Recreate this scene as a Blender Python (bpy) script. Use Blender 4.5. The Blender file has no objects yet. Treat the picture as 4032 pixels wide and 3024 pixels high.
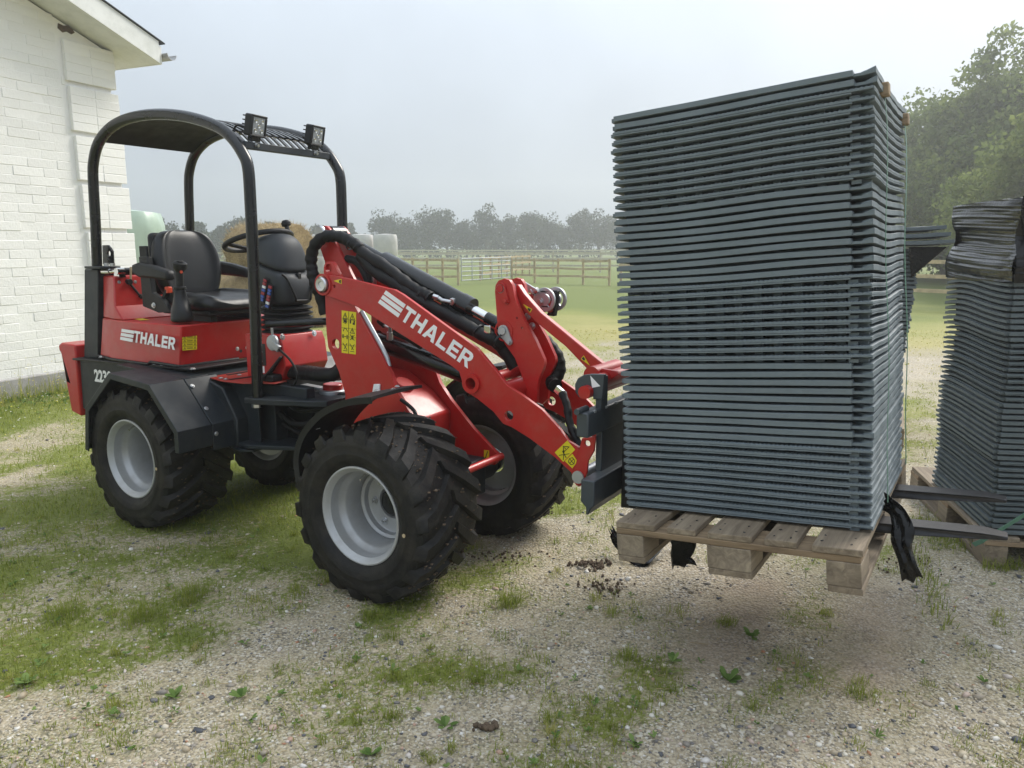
import bpy, bmesh, math, random
import numpy as np
from mathutils import Vector, Matrix
from mathutils.geometry import tessellate_polygon
random.seed(7); rng = np.random.default_rng(7)
D = bpy.data; SC = bpy.context.scene; COL = SC.collection
rad = math.radians
# ------------------------------------------------------------------ camera
CAMH = 1.48; FPX = 3025.0; PITCH = rad(10.06)
cd = D.cameras.new("camera"); cam = D.objects.new("camera", cd); COL.objects.link(cam)
cam.location = (0, 0, CAMH); cam.rotation_euler = (math.pi/2 - PITCH, 0, 0)
cd.sensor_width = 36; cd.lens = 36*FPX/4032; cd.clip_start = .05; cd.clip_end = 3000
SC.camera = cam
# ------------------------------------------------------------------ sky, sun, exposure
SUN_AZ = rad(48); SUN_EL = rad(42)          # to the right of the view, behind the scene
w = D.worlds.new("World"); SC.world = w; w.use_nodes = True
nt = w.node_tree; nt.nodes.clear()
out = nt.nodes.new('ShaderNodeOutputWorld'); bg = nt.nodes.new('ShaderNodeBackground')
sky = nt.nodes.new('ShaderNodeTexSky'); sky.sky_type = 'NISHITA'; sky.sun_disc = False
sky.sun_elevation = SUN_EL; sky.sun_rotation = SUN_AZ
sky.air_density = 1.3; sky.dust_density = 6.0; sky.ozone_density = 1.5; sky.altitude = 0
hs = nt.nodes.new('ShaderNodeHueSaturation'); hs.inputs['Saturation'].default_value = .7
hs.inputs['Value'].default_value = .8
# thin uneven mist over the whole sky
tc = nt.nodes.new('ShaderNodeTexCoord'); nz = nt.nodes.new('ShaderNodeTexNoise')
nz.inputs['Scale'].default_value = 1.7; nz.inputs['Detail'].default_value = 5; nz.inputs['Roughness'].default_value = .5
mr = nt.nodes.new('ShaderNodeMapRange'); mr.inputs[1].default_value = .3; mr.inputs[2].default_value = .7
mr.inputs[3].default_value = .80; mr.inputs[4].default_value = 1.14
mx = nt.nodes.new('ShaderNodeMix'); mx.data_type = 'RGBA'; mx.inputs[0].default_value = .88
vm = nt.nodes.new('ShaderNodeVectorMath'); vm.operation = 'SCALE'
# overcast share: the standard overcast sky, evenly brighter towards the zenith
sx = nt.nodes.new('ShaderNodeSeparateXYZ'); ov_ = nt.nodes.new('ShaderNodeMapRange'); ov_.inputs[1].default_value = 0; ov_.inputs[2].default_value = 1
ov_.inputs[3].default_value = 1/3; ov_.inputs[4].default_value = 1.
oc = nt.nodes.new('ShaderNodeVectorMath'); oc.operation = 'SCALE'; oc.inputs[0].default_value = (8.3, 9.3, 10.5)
L_ = nt.links.new
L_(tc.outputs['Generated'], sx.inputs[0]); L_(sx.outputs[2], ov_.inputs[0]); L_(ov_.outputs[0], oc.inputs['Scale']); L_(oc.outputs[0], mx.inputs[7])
L_(sky.outputs[0], hs.inputs['Color']); L_(hs.outputs[0], mx.inputs[6])
L_(tc.outputs['Generated'], nz.inputs['Vector']); L_(nz.outputs[0], mr.inputs[0])
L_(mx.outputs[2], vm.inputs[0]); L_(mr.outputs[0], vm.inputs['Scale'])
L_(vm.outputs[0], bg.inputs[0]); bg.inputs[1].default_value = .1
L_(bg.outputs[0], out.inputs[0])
sl = D.lights.new("sun", 'SUN'); so = D.objects.new("sun", sl); COL.objects.link(so)
sl.energy = 2.3; sl.angle = rad(28); sl.color = (1, .95, .87)
sd = Vector((math.sin(SUN_AZ)*math.cos(SUN_EL), math.cos(SUN_AZ)*math.cos(SUN_EL), math.sin(SUN_EL)))
so.rotation_euler = sd.to_track_quat('Z', 'Y').to_euler(); so.location = (8, 10, 12)
vs = SC.view_settings; vs.view_transform = 'Standard'; vs.look = 'None'; vs.exposure = .88; vs.gamma = 1
vs.use_curve_mapping = False
cy = SC.cycles; cy.use_denoising = True; cy.max_bounces = 6; cy.diffuse_bounces = 3; cy.glossy_bounces = 3
cy.transmission_bounces = 4; cy.volume_bounces = 1; cy.transparent_max_bounces = 6; cy.caustics_reflective = False; cy.caustics_refractive = False
# ------------------------------------------------------------------ pixels of the photograph -> rays
CP, SP = math.cos(PITCH), math.sin(PITCH)
def ray(px, py):
    x = (px-2016)/FPX; y = (py-1512)/FPX
    return Vector((x, CP-y*SP, -SP-y*CP))
CAMP = Vector((0, 0, CAMH))
def hit(px, py, p0, n):
    d = ray(px, py); return CAMP + d*((Vector(p0)-CAMP).dot(n)/d.dot(n))
def gnd(px, py, z=0.): return hit(px, py, (0, 0, z), Vector((0, 0, 1)))
# loader frame: x forward, y to its left (away from the camera), z up; origin under the near front rim
LYAW = rad(-32); LO = Vector((-.633, 3.064, 0))
LMAT = Matrix.Translation(LO) @ Matrix.Rotation(LYAW, 4, 'Z'); LINV = LMAT.inverted()
LC = LINV @ CAMP
def LL(px, py, **k):
    d = LINV.to_3x3() @ ray(px, py); a = 'xyz'.index(list(k)[0]); v = list(k.values())[0]
    return LC + d*((v-LC[a])/d[a])
YC = .62
crop = lambda ox, oy, s: (lambda x, y: (ox+s*x, oy+s*y))
r2 = crop(250, 900, .5425); r3 = crop(250, 1250, .5425); r4 = crop(1150, 850, .5425); r5 = crop(1750, 1000, .3617)
r6 = crop(1100, 1450, .633); c3 = crop(1180, 860, .2411); c6 = crop(2050, 1450, .641); c7 = crop(1200, 1250, .5254)
c8 = crop(1500, 1450, .5775); cs = crop(540, 880, .2532); cc = crop(840, 860, .3013); c5 = crop(780, 1250, .2712)
cr = crop(320, 400, .2893); cl = crop(860, 400, .2351); cb = crop(280, 940, .2351); c4 = crop(280, 1300, .2712); c9 = crop(1880, 1060, .5254)
# ------------------------------------------------------------------ materials
MATS = {}
def nodes(name):
    m = D.materials.new(name); m.use_nodes = True; t = m.node_tree; b = t.nodes['Principled BSDF']; MATS[name] = m
    return m, t, b
def N(t, kind, **inp):
    n = t.nodes.new('ShaderNode'+kind)
    for k, v in inp.items():
        if hasattr(n, k): setattr(n, k, v)
        else: n.inputs[k.replace('_', ' ')].default_value = v
    return n
def ramp(t, src, stops):
    r = t.nodes.new('ShaderNodeValToRGB'); e = r.color_ramp.elements
    while len(e) < len(stops): e.new(.5)
    for i, (p, c) in enumerate(stops):
        e[i].position = p; e[i].color = (*c, 1) if len(c) == 3 else c
    t.links.new(src, r.inputs[0]); return r.outputs[0]
def coords(t, kind='Object', scale=None):
    c = t.nodes.new('ShaderNodeTexCoord'); o = c.outputs[kind]
    if scale:
        mp = t.nodes.new('ShaderNodeMapping'); mp.inputs['Scale'].default_value = scale; t.links.new(o, mp.inputs[0]); o = mp.outputs[0]
    return o
def bump(t, b, src, strength=.2, dist=.01):
    n = t.nodes.new('ShaderNodeBump'); n.inputs['Strength'].default_value = strength; n.inputs['Distance'].default_value = dist
    t.links.new(src, n.inputs['Height']); t.links.new(n.outputs[0], b.inputs['Normal'])
def simple(name, col, rough=.5, metal=0., var=.15, scale=8., bmp=0., bscale=60., coat=0., dirt=None, dirtamt=.0, spec=.5, dscale=5.):
    m, t, b = nodes(name)
    co = coords(t)
    nz = N(t, 'TexNoise', Scale=scale, Detail=5., Roughness=.6); t.links.new(co, nz.inputs['Vector'])
    lo = tuple(c*(1-var) for c in col); hi = tuple(min(1, c*(1+var)) for c in col)
    c_out = ramp(t, nz.outputs[0], [(.3, lo), (.7, hi)])
    if dirt:
        n2 = N(t, 'TexNoise', Scale=dscale, Detail=8., Roughness=.7); t.links.new(co, n2.inputs['Vector'])
        f = ramp(t, n2.outputs[0], [(.45, (0, 0, 0)), (.75, (dirtamt,)*3)])
        mxn = t.nodes.new('ShaderNodeMix'); mxn.data_type = 'RGBA'
        t.links.new(f, mxn.inputs[0]); t.links.new(c_out, mxn.inputs[6]); mxn.inputs[7].default_value = (*dirt, 1); c_out = mxn.outputs[2]
    t.links.new(c_out, b.inputs['Base Color'])
    rr = N(t, 'MapRange'); rr.inputs[1].default_value = .3; rr.inputs[2].default_value = .7
    rr.inputs[3].default_value = max(.02, rough*.9); rr.inputs[4].default_value = min(1, rough*1.1)
    n3 = N(t, 'TexNoise', Scale=scale*2.3, Detail=4.); t.links.new(co, n3.inputs['Vector'])
    t.links.new(n3.outputs[0], rr.inputs[0]); t.links.new(rr.outputs[0], b.inputs['Roughness'])
    b.inputs['Metallic'].default_value = metal; b.inputs['Coat Weight'].default_value = coat; b.inputs['Coat Roughness'].default_value = .12
    b.inputs['Specular IOR Level'].default_value = spec
    if bmp:
        n4 = N(t, 'TexNoise', Scale=bscale, Detail=4.); t.links.new(co, n4.inputs['Vector']); bump(t, b, n4.outputs[0], bmp, .004)
    return m
simple('red', (.43, .0135, .0125), .38, var=.06, coat=.18, spec=.4, bmp=.05, bscale=180, dirt=(.30, .15, .11), dirtamt=.22, dscale=13)
simple('red_floor', (.33, .02, .012), .5, var=.15, dirt=(.12, .09, .05), dirtamt=.5, dscale=14)
simple('slate', (.013, .018, .023), .46, var=.12, spec=.35, bmp=.06, bscale=220, dirt=(.10, .09, .075), dirtamt=.25)
simple('carriage', (.045, .056, .066), .42, var=.1, dirt=(.12, .11, .1), dirtamt=.15, bmp=.05)
simple('roof_black', (.004, .0042, .0045), .6, var=.1, spec=.2)
simple('black_gloss', (.006, .0065, .007), .2, var=.1)
simple('tube_black', (.008, .009, .010), .26, var=.08, spec=.45)
simple('plastic', (.012, .0125, .0135), .52, var=.15, spec=.35, bmp=.12, bscale=400)
simple('hose', (.007, .007, .0075), .5, var=.25, spec=.25, bmp=.4, bscale=260)
simple('vinyl', (.010, .0105, .012), .36, var=.15, spec=.4, bmp=.15, bscale=350)
simple('console', (.034, .038, .043), .5, var=.06, spec=.35, bmp=.12, bscale=500)
simple('rubber', (.009, .0088, .0088), .62, spec=.3, var=.3, scale=14, bmp=.35, bscale=120, dirt=(.07, .058, .042), dirtamt=.40, dscale=11)
simple('silver', (.42, .43, .44), .42, metal=.35, var=.05, dirt=(.25, .22, .18), dirtamt=.4, dscale=9)
simple('zinc', (.55, .56, .57), .3, metal=.9, var=.1)
simple('galv', (.45, .47, .49), .45, metal=.7, var=.15)
simple('chrome', (.7, .7, .7), .12, metal=1., var=.03)
simple('yellow', (.72, .60, .015), .45, var=.05)
simple('ink', (.012, .012, .012), .5, var=.05)
simple('white', (.85, .85, .86), .4, var=.03)
simple('orange', (.62, .06, .012), .45, var=.05)
simple('lens', (.30, .32, .34), .15, var=.3, scale=60, coat=.8, bmp=.5, bscale=300)
simple('fuse_blue', (.04, .10, .40), .3, var=.1)
simple('fuse_red', (.32, .02, .03), .3, var=.1)
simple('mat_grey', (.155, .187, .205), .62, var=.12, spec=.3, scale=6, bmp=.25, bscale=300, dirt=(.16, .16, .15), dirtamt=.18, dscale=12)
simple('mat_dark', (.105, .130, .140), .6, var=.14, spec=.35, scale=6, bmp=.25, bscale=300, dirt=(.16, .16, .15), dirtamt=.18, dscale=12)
simple('fork_steel', (.020, .020, .023), .42, metal=.3, var=.3, scale=20, bmp=.15, bscale=60, dirt=(.12, .11, .10), dirtamt=.12, dscale=16)
simple('strap', (.09, .20, .14), .45, var=.1)
simple('film', (.0035, .0035, .004), .08, var=.2, spec=.28, bmp=.8, bscale=45)
simple('wrap_white', (.52, .50, .48), .35, var=.10, scale=3, bmp=.4, bscale=9)
simple('wrap_green', (.36, .46, .38), .35, var=.10, scale=3, bmp=.4, bscale=7)
simple('fence_wood', (.42, .33, .20), .8, var=.3, scale=5)
simple('plinth', (.30, .29, .28), .9, var=.2, scale=6, bmp=.5, bscale=40)
simple('gutter', (.42, .42, .42), .4, metal=.4, var=.2)
simple('soil', (.095, .066, .042), .95, var=.4, scale=30, bmp=.6, bscale=80)
def wood(name, c1, c2, axis):
    m, t, b = nodes(name); sc = [9, 9, 9]; sc[axis] = .7
    co = coords(t, 'Object', sc)
    oi = t.nodes.new('ShaderNodeObjectInfo'); ad = t.nodes.new('ShaderNodeVectorMath'); ad.operation = 'ADD'
    t.links.new(co, ad.inputs[0]); mu = t.nodes.new('ShaderNodeMath'); mu.operation = 'MULTIPLY'; mu.inputs[1].default_value = 37
    t.links.new(oi.outputs['Random'], mu.inputs[0]); t.links.new(mu.outputs[0], ad.inputs[1])
    nz = N(t, 'TexNoise', Scale=3.2, Detail=8., Roughness=.65, Distortion=1.2); t.links.new(ad.outputs[0], nz.inputs['Vector'])
    n2 = N(t, 'TexNoise', Scale=.5, Detail=3.); t.links.new(ad.outputs[0], n2.inputs['Vector'])
    c = ramp(t, nz.outputs[0], [(.3, c1), (.5, tuple((a+b_)/2 for a, b_ in zip(c1, c2))), (.68, c2)])
    mxn = t.nodes.new('ShaderNodeMix'); mxn.data_type = 'RGBA'; mxn.blend_type = 'MULTIPLY'; mxn.inputs[0].default_value = .8
    t.links.new(c, mxn.inputs[6]); t.links.new(ramp(t, n2.outputs[0], [(.3, (.55, .5, .45)), (.7, (1.1, 1.08, 1.05))]), mxn.inputs[7])
    t.links.new(mxn.outputs[2], b.inputs['Base Color']); b.inputs['Roughness'].default_value = .82
    bump(t, b, nz.outputs[0], .5, .004)
wood('wood_v', (.16, .125, .09), (.36, .30, .22), 1)
wood('wood_u', (.17, .12, .075), (.38, .285, .18), 0)
wood('wood_w', (.15, .12, .09), (.33, .275, .20), 1)
# painted brick
m, t, b = nodes('white_brick')
co = coords(t); oi = t.nodes.new('ShaderNodeObjectInfo')
n1 = N(t, 'TexNoise', Scale=3., Detail=6., Roughness=.6); t.links.new(co, n1.inputs['Vector'])
n2 = N(t, 'TexNoise', Scale=45., Detail=6.); t.links.new(co, n2.inputs['Vector'])
mxn = t.nodes.new('ShaderNodeMix'); mxn.data_type = 'RGBA'; mxn.blend_type = 'MULTIPLY'; mxn.inputs[0].default_value = 1
t.links.new(ramp(t, n1.outputs[0], [(.25, (.80, .79, .76)), (.75, (.86, .855, .83))]), mxn.inputs[6])
t.links.new(ramp(t, oi.outputs['Random'], [(0, (.93, .93, .93)), (1, (1, 1, 1))]), mxn.inputs[7])
t.links.new(mxn.outputs[2], b.inputs['Base Color']); b.inputs['Roughness'].default_value = .7
bump(t, b, n2.outputs[0], .6, .006)
simple('white_wall', (.82, .81, .785), .75, var=.05, scale=3, bmp=.5, bscale=50)
simple('white_trim', (.72, .73, .71), .5, var=.05, scale=3, dirt=(.42, .44, .40), dirtamt=.5)
# straw
def straw(name, a, c):
    m, t, b = nodes(name); co = coords(t, 'Object', (1, 1, 3))
    nz = N(t, 'TexNoise', Scale=14., Detail=10., Roughness=.75, Distortion=2.5); t.links.new(co, nz.inputs['Vector'])
    n2 = N(t, 'TexNoise', Scale=2.5, Detail=4.); t.links.new(co, n2.inputs['Vector'])
    mxn = t.nodes.new('ShaderNodeMix'); mxn.data_type = 'RGBA'; mxn.blend_type = 'MULTIPLY'; mxn.inputs[0].default_value = .8
    t.links.new(ramp(t, nz.outputs[0], [(.3, a), (.65, c)]), mxn.inputs[6]); t.links.new(ramp(t, n2.outputs[0], [(.35, (.6, .58, .55)), (.65, (1.1, 1.1, 1.1))]), mxn.inputs[7])
    t.links.new(mxn.outputs[2], b.inputs['Base Color']); b.inputs['Roughness'].default_value = .9; bump(t, b, nz.outputs[0], 1., .03)
straw('straw', (.16, .105, .045), (.50, .37, .19))
# foliage: two-sided, light passes through
def leafmat(name, stops, trans=.35, attr='tone'):
    m = D.materials.new(name); m.use_nodes = True; t = m.node_tree; t.nodes.clear(); MATS[name] = m
    o = t.nodes.new('ShaderNodeOutputMaterial'); at = t.nodes.new('ShaderNodeAttribute'); at.attribute_name = attr
    c = ramp(t, at.outputs['Fac'], stops)
    d = t.nodes.new('ShaderNodeBsdfDiffuse'); tr = t.nodes.new('ShaderNodeBsdfTranslucent'); ms = t.nodes.new('ShaderNodeMixShader'); ms.inputs[0].default_value = trans
    t.links.new(c, d.inputs[0]); t.links.new(c, tr.inputs[0]); t.links.new(d.outputs[0], ms.inputs[1]); t.links.new(tr.outputs[0], ms.inputs[2]); t.links.new(ms.outputs[0], o.inputs[0])
leafmat('leaf_linden', [(0, (.09, .125, .045)), (.6, (.16, .205, .065)), (1, (.25, .29, .09))], .5)
leafmat('leaf_far', [(0, (.020, .028, .014)), (.6, (.040, .050, .022)), (1, (.07, .08, .035))])
leafmat('grass_blade', [(0, (.19, .24, .045)), (.45, (.31, .34, .075)), (.75, (.45, .41, .14)), (1, (.55, .48, .25))], .5)
leafmat('weed_leaf', [(0, (.10, .17, .045)), (1, (.22, .30, .10))], .35)
leafmat('straw_bit', [(0, (.30, .22, .11)), (1, (.55, .44, .26))], .15)
leafmat('petal', [(0, (.75, .65, .10)), (.5, (.75, .65, .10)), (.55, (.8, .8, .74)), (1, (.8, .8, .74))], .3)
simple('bark', (.09, .075, .055), .9, var=.3, scale=9, bmp=.6, bscale=30)
# loose stones: the colour of each stone is stored with it
m, t, b = nodes('pebble'); at = t.nodes.new('ShaderNodeAttribute'); at.attribute_name = 'tone'
t.links.new(ramp(t, at.outputs['Fac'], [(0, (.045, .05, .06)), (.25, (.10, .10, .11)), (.45, (.25, .22, .18)), (.65, (.38, .31, .21)), (.82, (.50, .44, .33)), (.93, (.62, .60, .56)), (1, (.35, .17, .09))]), b.inputs['Base Color'])
b.inputs['Roughness'].default_value = .6
# ground: sand, gravel and turf
m, t, b = nodes('ground_cover')
co = coords(t)
def vor(scale): 
    v = N(t, 'TexVoronoi', Scale=scale); t.links.new(co, v.inputs['Vector']); return v
v1 = vor(70.); v2 = vor(150.)
STONE = [(0, (.05, .055, .065)), (.16, (.12, .115, .11)), (.32, (.28, .24, .18)), (.5, (.38, .32, .225)), (.72, (.50, .43, .31)), (.88, (.62, .58, .51)), (1, (.70, .68, .64))]
def stonecol(v):
    s = t.nodes.new('ShaderNodeSeparateColor'); t.links.new(v.outputs['Color'], s.inputs[0]); return ramp(t, s.outputs[0], STONE)
mA = t.nodes.new('ShaderNodeMix'); mA.data_type = 'RGBA'
nS = N(t, 'TexNoise', Scale=6., Detail=6., Roughness=.7); t.links.new(co, nS.inputs['Vector'])
nL = N(t, 'TexNoise', Scale=.9, Detail=5., Roughness=.6); t.links.new(co, nL.inputs['Vector'])
sand = ramp(t, nS.outputs[0], [(.3, (.27, .22, .155)), (.5, (.38, .32, .225)), (.7, (.48, .41, .30))])
t.links.new(stonecol(v1), mA.inputs[6]); t.links.new(stonecol(v2), mA.inputs[7]); t.links.new(ramp(t, v1.outputs['Distance'], [(.25, (0, 0, 0)), (.5, (1, 1, 1))]), mA.inputs[0])
mB = t.nodes.new('ShaderNodeMix'); mB.data_type = 'RGBA'; t.links.new(sand, mB.inputs[6]); t.links.new(mA.outputs[2], mB.inputs[7])
t.links.new(ramp(t, nS.outputs[0], [(.38, (.85,)*3), (.62, (.35,)*3)]), mB.inputs[0])
at = t.nodes.new('ShaderNodeAttribute'); at.attribute_name = 'turf'
n3 = N(t, 'TexNoise', Scale=26., Detail=10., Roughness=.82); t.links.new(co, n3.inputs['Vector'])
ad = t.nodes.new('ShaderNodeMath'); ad.operation = 'ADD'; t.links.new(at.outputs['Fac'], ad.inputs[0])
sb = t.nodes.new('ShaderNodeMath'); sb.operation = 'SUBTRACT'; t.links.new(n3.outputs[0], sb.inputs[0]); sb.inputs[1].default_value = .5; sm_ = t.nodes.new('ShaderNodeMath'); sm_.operation = 'MULTIPLY'; sm_.inputs[1].default_value = 2.2; t.links.new(sb.outputs[0], sm_.inputs[0]); t.links.new(sm_.outputs[0], ad.inputs[1])
tf = ramp(t, ad.outputs[0], [(.40, (0, 0, 0)), (.56, (1, 1, 1))])
n5 = N(t, 'TexNoise', Scale=.35, Detail=7., Roughness=.65); t.links.new(co, n5.inputs['Vector'])
n6 = N(t, 'TexNoise', Scale=30., Detail=6., Roughness=.8); t.links.new(co, n6.inputs['Vector'])
tg = t.nodes.new('ShaderNodeMix'); tg.data_type = 'RGBA'; tg.blend_type = 'MULTIPLY'; tg.inputs[0].default_value = .85
at2 = t.nodes.new('ShaderNodeAttribute'); at2.attribute_name = 'dry'
a3 = t.nodes.new('ShaderNodeMath'); a3.operation = 'ADD'; t.links.new(at2.outputs['Fac'], a3.inputs[0])
s3 = t.nodes.new('ShaderNodeMath'); s3.operation = 'MULTIPLY_ADD'; t.links.new(n5.outputs[0], s3.inputs[0]); s3.inputs[1].default_value = .7; s3.inputs[2].default_value = -.35; t.links.new(s3.outputs[0], a3.inputs[1])
t.links.new(ramp(t, a3.outputs[0], [(.1, (.15, .185, .040)), (.4, (.24, .255, .065)), (.7, (.37, .33, .13)), (1, (.46, .39, .20))]), tg.inputs[6])
t.links.new(ramp(t, n6.outputs[0], [(.3, (.55, .55, .5)), (.7, (1.15, 1.15, 1.1))]), tg.inputs[7])
mT = t.nodes.new('ShaderNodeMix'); mT.data_type = 'RGBA'; t.links.new(mB.outputs[2], mT.inputs[6]); mT.inputs[7].default_value = (.22, .20, .065, 1)
aT = t.nodes.new('ShaderNodeMath'); aT.operation = 'MULTIPLY_ADD'; t.links.new(nL.outputs[0], aT.inputs[0]); aT.inputs[1].default_value = 1.0; t.links.new(at.outputs['Fac'], aT.inputs[2])
t.links.new(ramp(t, aT.outputs[0], [(.5, (.02,)*3), (1., (.38,)*3)]), mT.inputs[0])
mC = t.nodes.new('ShaderNodeMix'); mC.data_type = 'RGBA'; t.links.new(tf, mC.inputs[0]); t.links.new(mT.outputs[2], mC.inputs[6]); t.links.new(tg.outputs[2], mC.inputs[7])
at4 = t.nodes.new('ShaderNodeAttribute'); at4.attribute_name = 'bare'
mD = t.nodes.new('ShaderNodeMix'); mD.data_type = 'RGBA'; t.links.new(at4.outputs['Fac'], mD.inputs[0]); t.links.new(mC.outputs[2], mD.inputs[6])
t.links.new(ramp(t, nS.outputs[0], [(.3, (.22, .165, .12)), (.7, (.36, .28, .21))]), mD.inputs[7])
t.links.new(mD.outputs[2], b.inputs['Base Color']); b.inputs['Roughness'].default_value = .85; b.inputs['Specular IOR Level'].default_value = .3
hA = t.nodes.new('ShaderNodeMath'); hA.operation = 'MULTIPLY_ADD'; t.links.new(v1.outputs['Distance'], hA.inputs[0]); hA.inputs[1].default_value = -1.; t.links.new(n6.outputs[0], hA.inputs[2])
bump(t, b, hA.outputs[0], .7, .012)
def M(n): return MATS[n]
# ------------------------------------------------------------------ mesh helpers
def tag(o, label=None, cat=None, group=None, kind=None):
    if label: o['label'] = label
    if cat: o['category'] = cat
    if group: o['group'] = group
    if kind: o['kind'] = kind
    return o
def empty(name, loc=(0, 0, 0), rz=0, mat=None):
    o = D.objects.new(name, None); COL.objects.link(o); o.empty_display_size = .1
    if mat is not None: o.matrix_world = mat
    else: o.location = loc; o.rotation_euler = (0, 0, rz)
    return o
def link(name, me, parent=None):
    o = D.objects.new(name, me); COL.objects.link(o)
    if parent: o.parent = parent
    return o
class MB:
    def __init__(s): s.v = []; s.f = []; s.m = []; s.mats = []; s.cur = 0
    def use(s, mat):
        if mat not in s.mats: s.mats.append(mat)
        s.cur = s.mats.index(mat); return s
    def add(s, vs, fs):
        n = len(s.v); s.v += [tuple(v) for v in vs]; s.f += [tuple(i+n for i in f) for f in fs]; s.m += [s.cur]*len(fs); return s
    def box(s, a, b, M4=None):
        x0, y0, z0 = a; x1, y1, z1 = b
        vs = [Vector(p) for p in ((x0,y0,z0),(x1,y0,z0),(x1,y1,z0),(x0,y1,z0),(x0,y0,z1),(x1,y0,z1),(x1,y1,z1),(x0,y1,z1))]
        if M4 is not None: vs = [M4 @ v for v in vs]
        return s.add(vs, [(0,3,2,1),(4,5,6,7),(0,1,5,4),(1,2,6,5),(2,3,7,6),(3,0,4,7)])
    def bar(s, p, q, w, h, up=(0,0,1)):
        p, q = Vector(p), Vector(q); d = (q-p); l = d.length; d.normalize(); u = Vector(up); sx = d.cross(u)
        if sx.length < 1e-4: sx = d.cross(Vector((1,0,0)))
        sx.normalize(); u = sx.cross(d); R = Matrix((d, sx, u)).transposed().to_4x4(); R.translation = p
        return s.box((0,-w/2,-h/2), (l,w/2,h/2), R)
    def tube(s, pts, r, n=10, caps=True):
        pts = [Vector(p) for p in pts]; k = len(pts); rs = r if isinstance(r, (list, tuple)) else [r]*k
        d = (pts[1]-pts[0]).normalized(); a = d.orthogonal().normalized(); vs = []
        for i, p in enumerate(pts):
            dn = ((pts[min(i+1,k-1)]-pts[max(i-1,0)])).normalized()
            a = (a - dn*a.dot(dn)).normalized(); b = dn.cross(a)
            for j in range(n):
                t = 2*math.pi*j/n; vs.append(p + (a*math.cos(t)+b*math.sin(t))*rs[i])
        fs = [(i*n+j, i*n+(j+1)%n, (i+1)*n+(j+1)%n, (i+1)*n+j) for i in range(k-1) for j in range(n)]
        if caps: fs += [tuple(range(n-1,-1,-1)), tuple((k-1)*n+j for j in range(n))]
        return s.add(vs, fs)
    def cyl(s, p, q, r, n=20): return s.tube([p, q], r, n)
    def lathe(s, prof, n=32, axis='y', M4=None, closed=False):
        vs = []; k = len(prof)
        for j in range(n):
            t = 2*math.pi*j/n
            for a, r in prof:
                v = Vector((r*math.cos(t), a, r*math.sin(t))) if axis == 'y' else Vector((r*math.cos(t), r*math.sin(t), a)) if axis == 'z' else Vector((a, r*math.cos(t), r*math.sin(t)))
                vs.append(M4 @ v if M4 is not None else v)
        kk = k if closed else k-1
        return s.add(vs, [(j*k+i, ((j+1)%n)*k+i, ((j+1)%n)*k+(i+1)%k, j*k+(i+1)%k) for j in range(n) for i in range(kk)])
    def prism(s, loops, fn):
        """loops: outer outline and holes in 2D; fn(a,b,side)->3D for side 0 and 1"""
        if not isinstance(loops[0][0], (tuple, list)): loops = [loops]
        tri = tessellate_polygon([[Vector((p[0], p[1], 0)) for p in lp] for lp in loops])
        flat = [p for lp in loops for p in lp]; n = len(flat)
        vs = [fn(p[0], p[1], 0) for p in flat] + [fn(p[0], p[1], 1) for p in flat]
        fs = [tuple(t_) for t_ in tri] + [tuple(i+n for i in reversed(t_)) for t_ in tri]; o = 0
        for lp in loops:
            k = len(lp); fs += [(o+i, o+(i+1)%k, n+o+(i+1)%k, n+o+i) for i in range(k)]; o += k
        return s.add(vs, fs)
    def grid(s, fn, nu, nv):
        vs = [fn(i/nu, j/nv) for i in range(nu+1) for j in range(nv+1)]
        return s.add(vs, [(i*(nv+1)+j, (i+1)*(nv+1)+j, (i+1)*(nv+1)+j+1, i*(nv+1)+j+1) for i in range(nu) for j in range(nv)])
    def build(s, name, mat=None, parent=None, smooth=False, bevel=0, seg=2, angle=35, recalc=True):
        me = D.meshes.new(name); me.from_pydata(s.v, [], s.f)
        if recalc:
            bm = bmesh.new(); bm.from_mesh(me); bmesh.ops.recalc_face_normals(bm, faces=bm.faces); bm.to_mesh(me); bm.free()
        if s.mats:
            for x in s.mats: me.materials.append(M(x))
            me.polygons.foreach_set('material_index', s.m)
        elif mat: me.materials.append(M(mat))
        if smooth:
            me.polygons.foreach_set('use_smooth', [True]*len(me.polygons))
            me.set_sharp_from_angle(angle=rad(smooth if smooth is not True and smooth > 1 else 40))
        o = link(name, me, parent)
        if bevel:
            b = o.modifiers.new('bevel', 'BEVEL'); b.width = bevel; b.segments = seg; b.limit_method = 'ANGLE'; b.angle_limit = rad(angle); b.harden_normals = False
            if not smooth:
                me.polygons.foreach_set('use_smooth', [True]*len(me.polygons)); me.set_sharp_from_angle(angle=rad(30))
        return o
def curve(pts, n=8):
    P = [Vector(p) for p in pts]; P = [P[0]*2-P[1]] + P + [P[-1]*2-P[-2]]; o = []
    for i in range(1, len(P)-2):
        for j in range(n):
            t = j/n; a, b, c, d = P[i-1:i+3]
            o.append(.5*((2*b)+(c-a)*t+(2*a-5*b+4*c-d)*t*t+(3*b-a-3*c+d)*t**3))
    o.append(P[-2]); return o
def circ(cx, cy, r, n=18): return [(cx+r*math.cos(2*math.pi*i/n), cy+r*math.sin(2*math.pi*i/n)) for i in range(n)]
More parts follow.
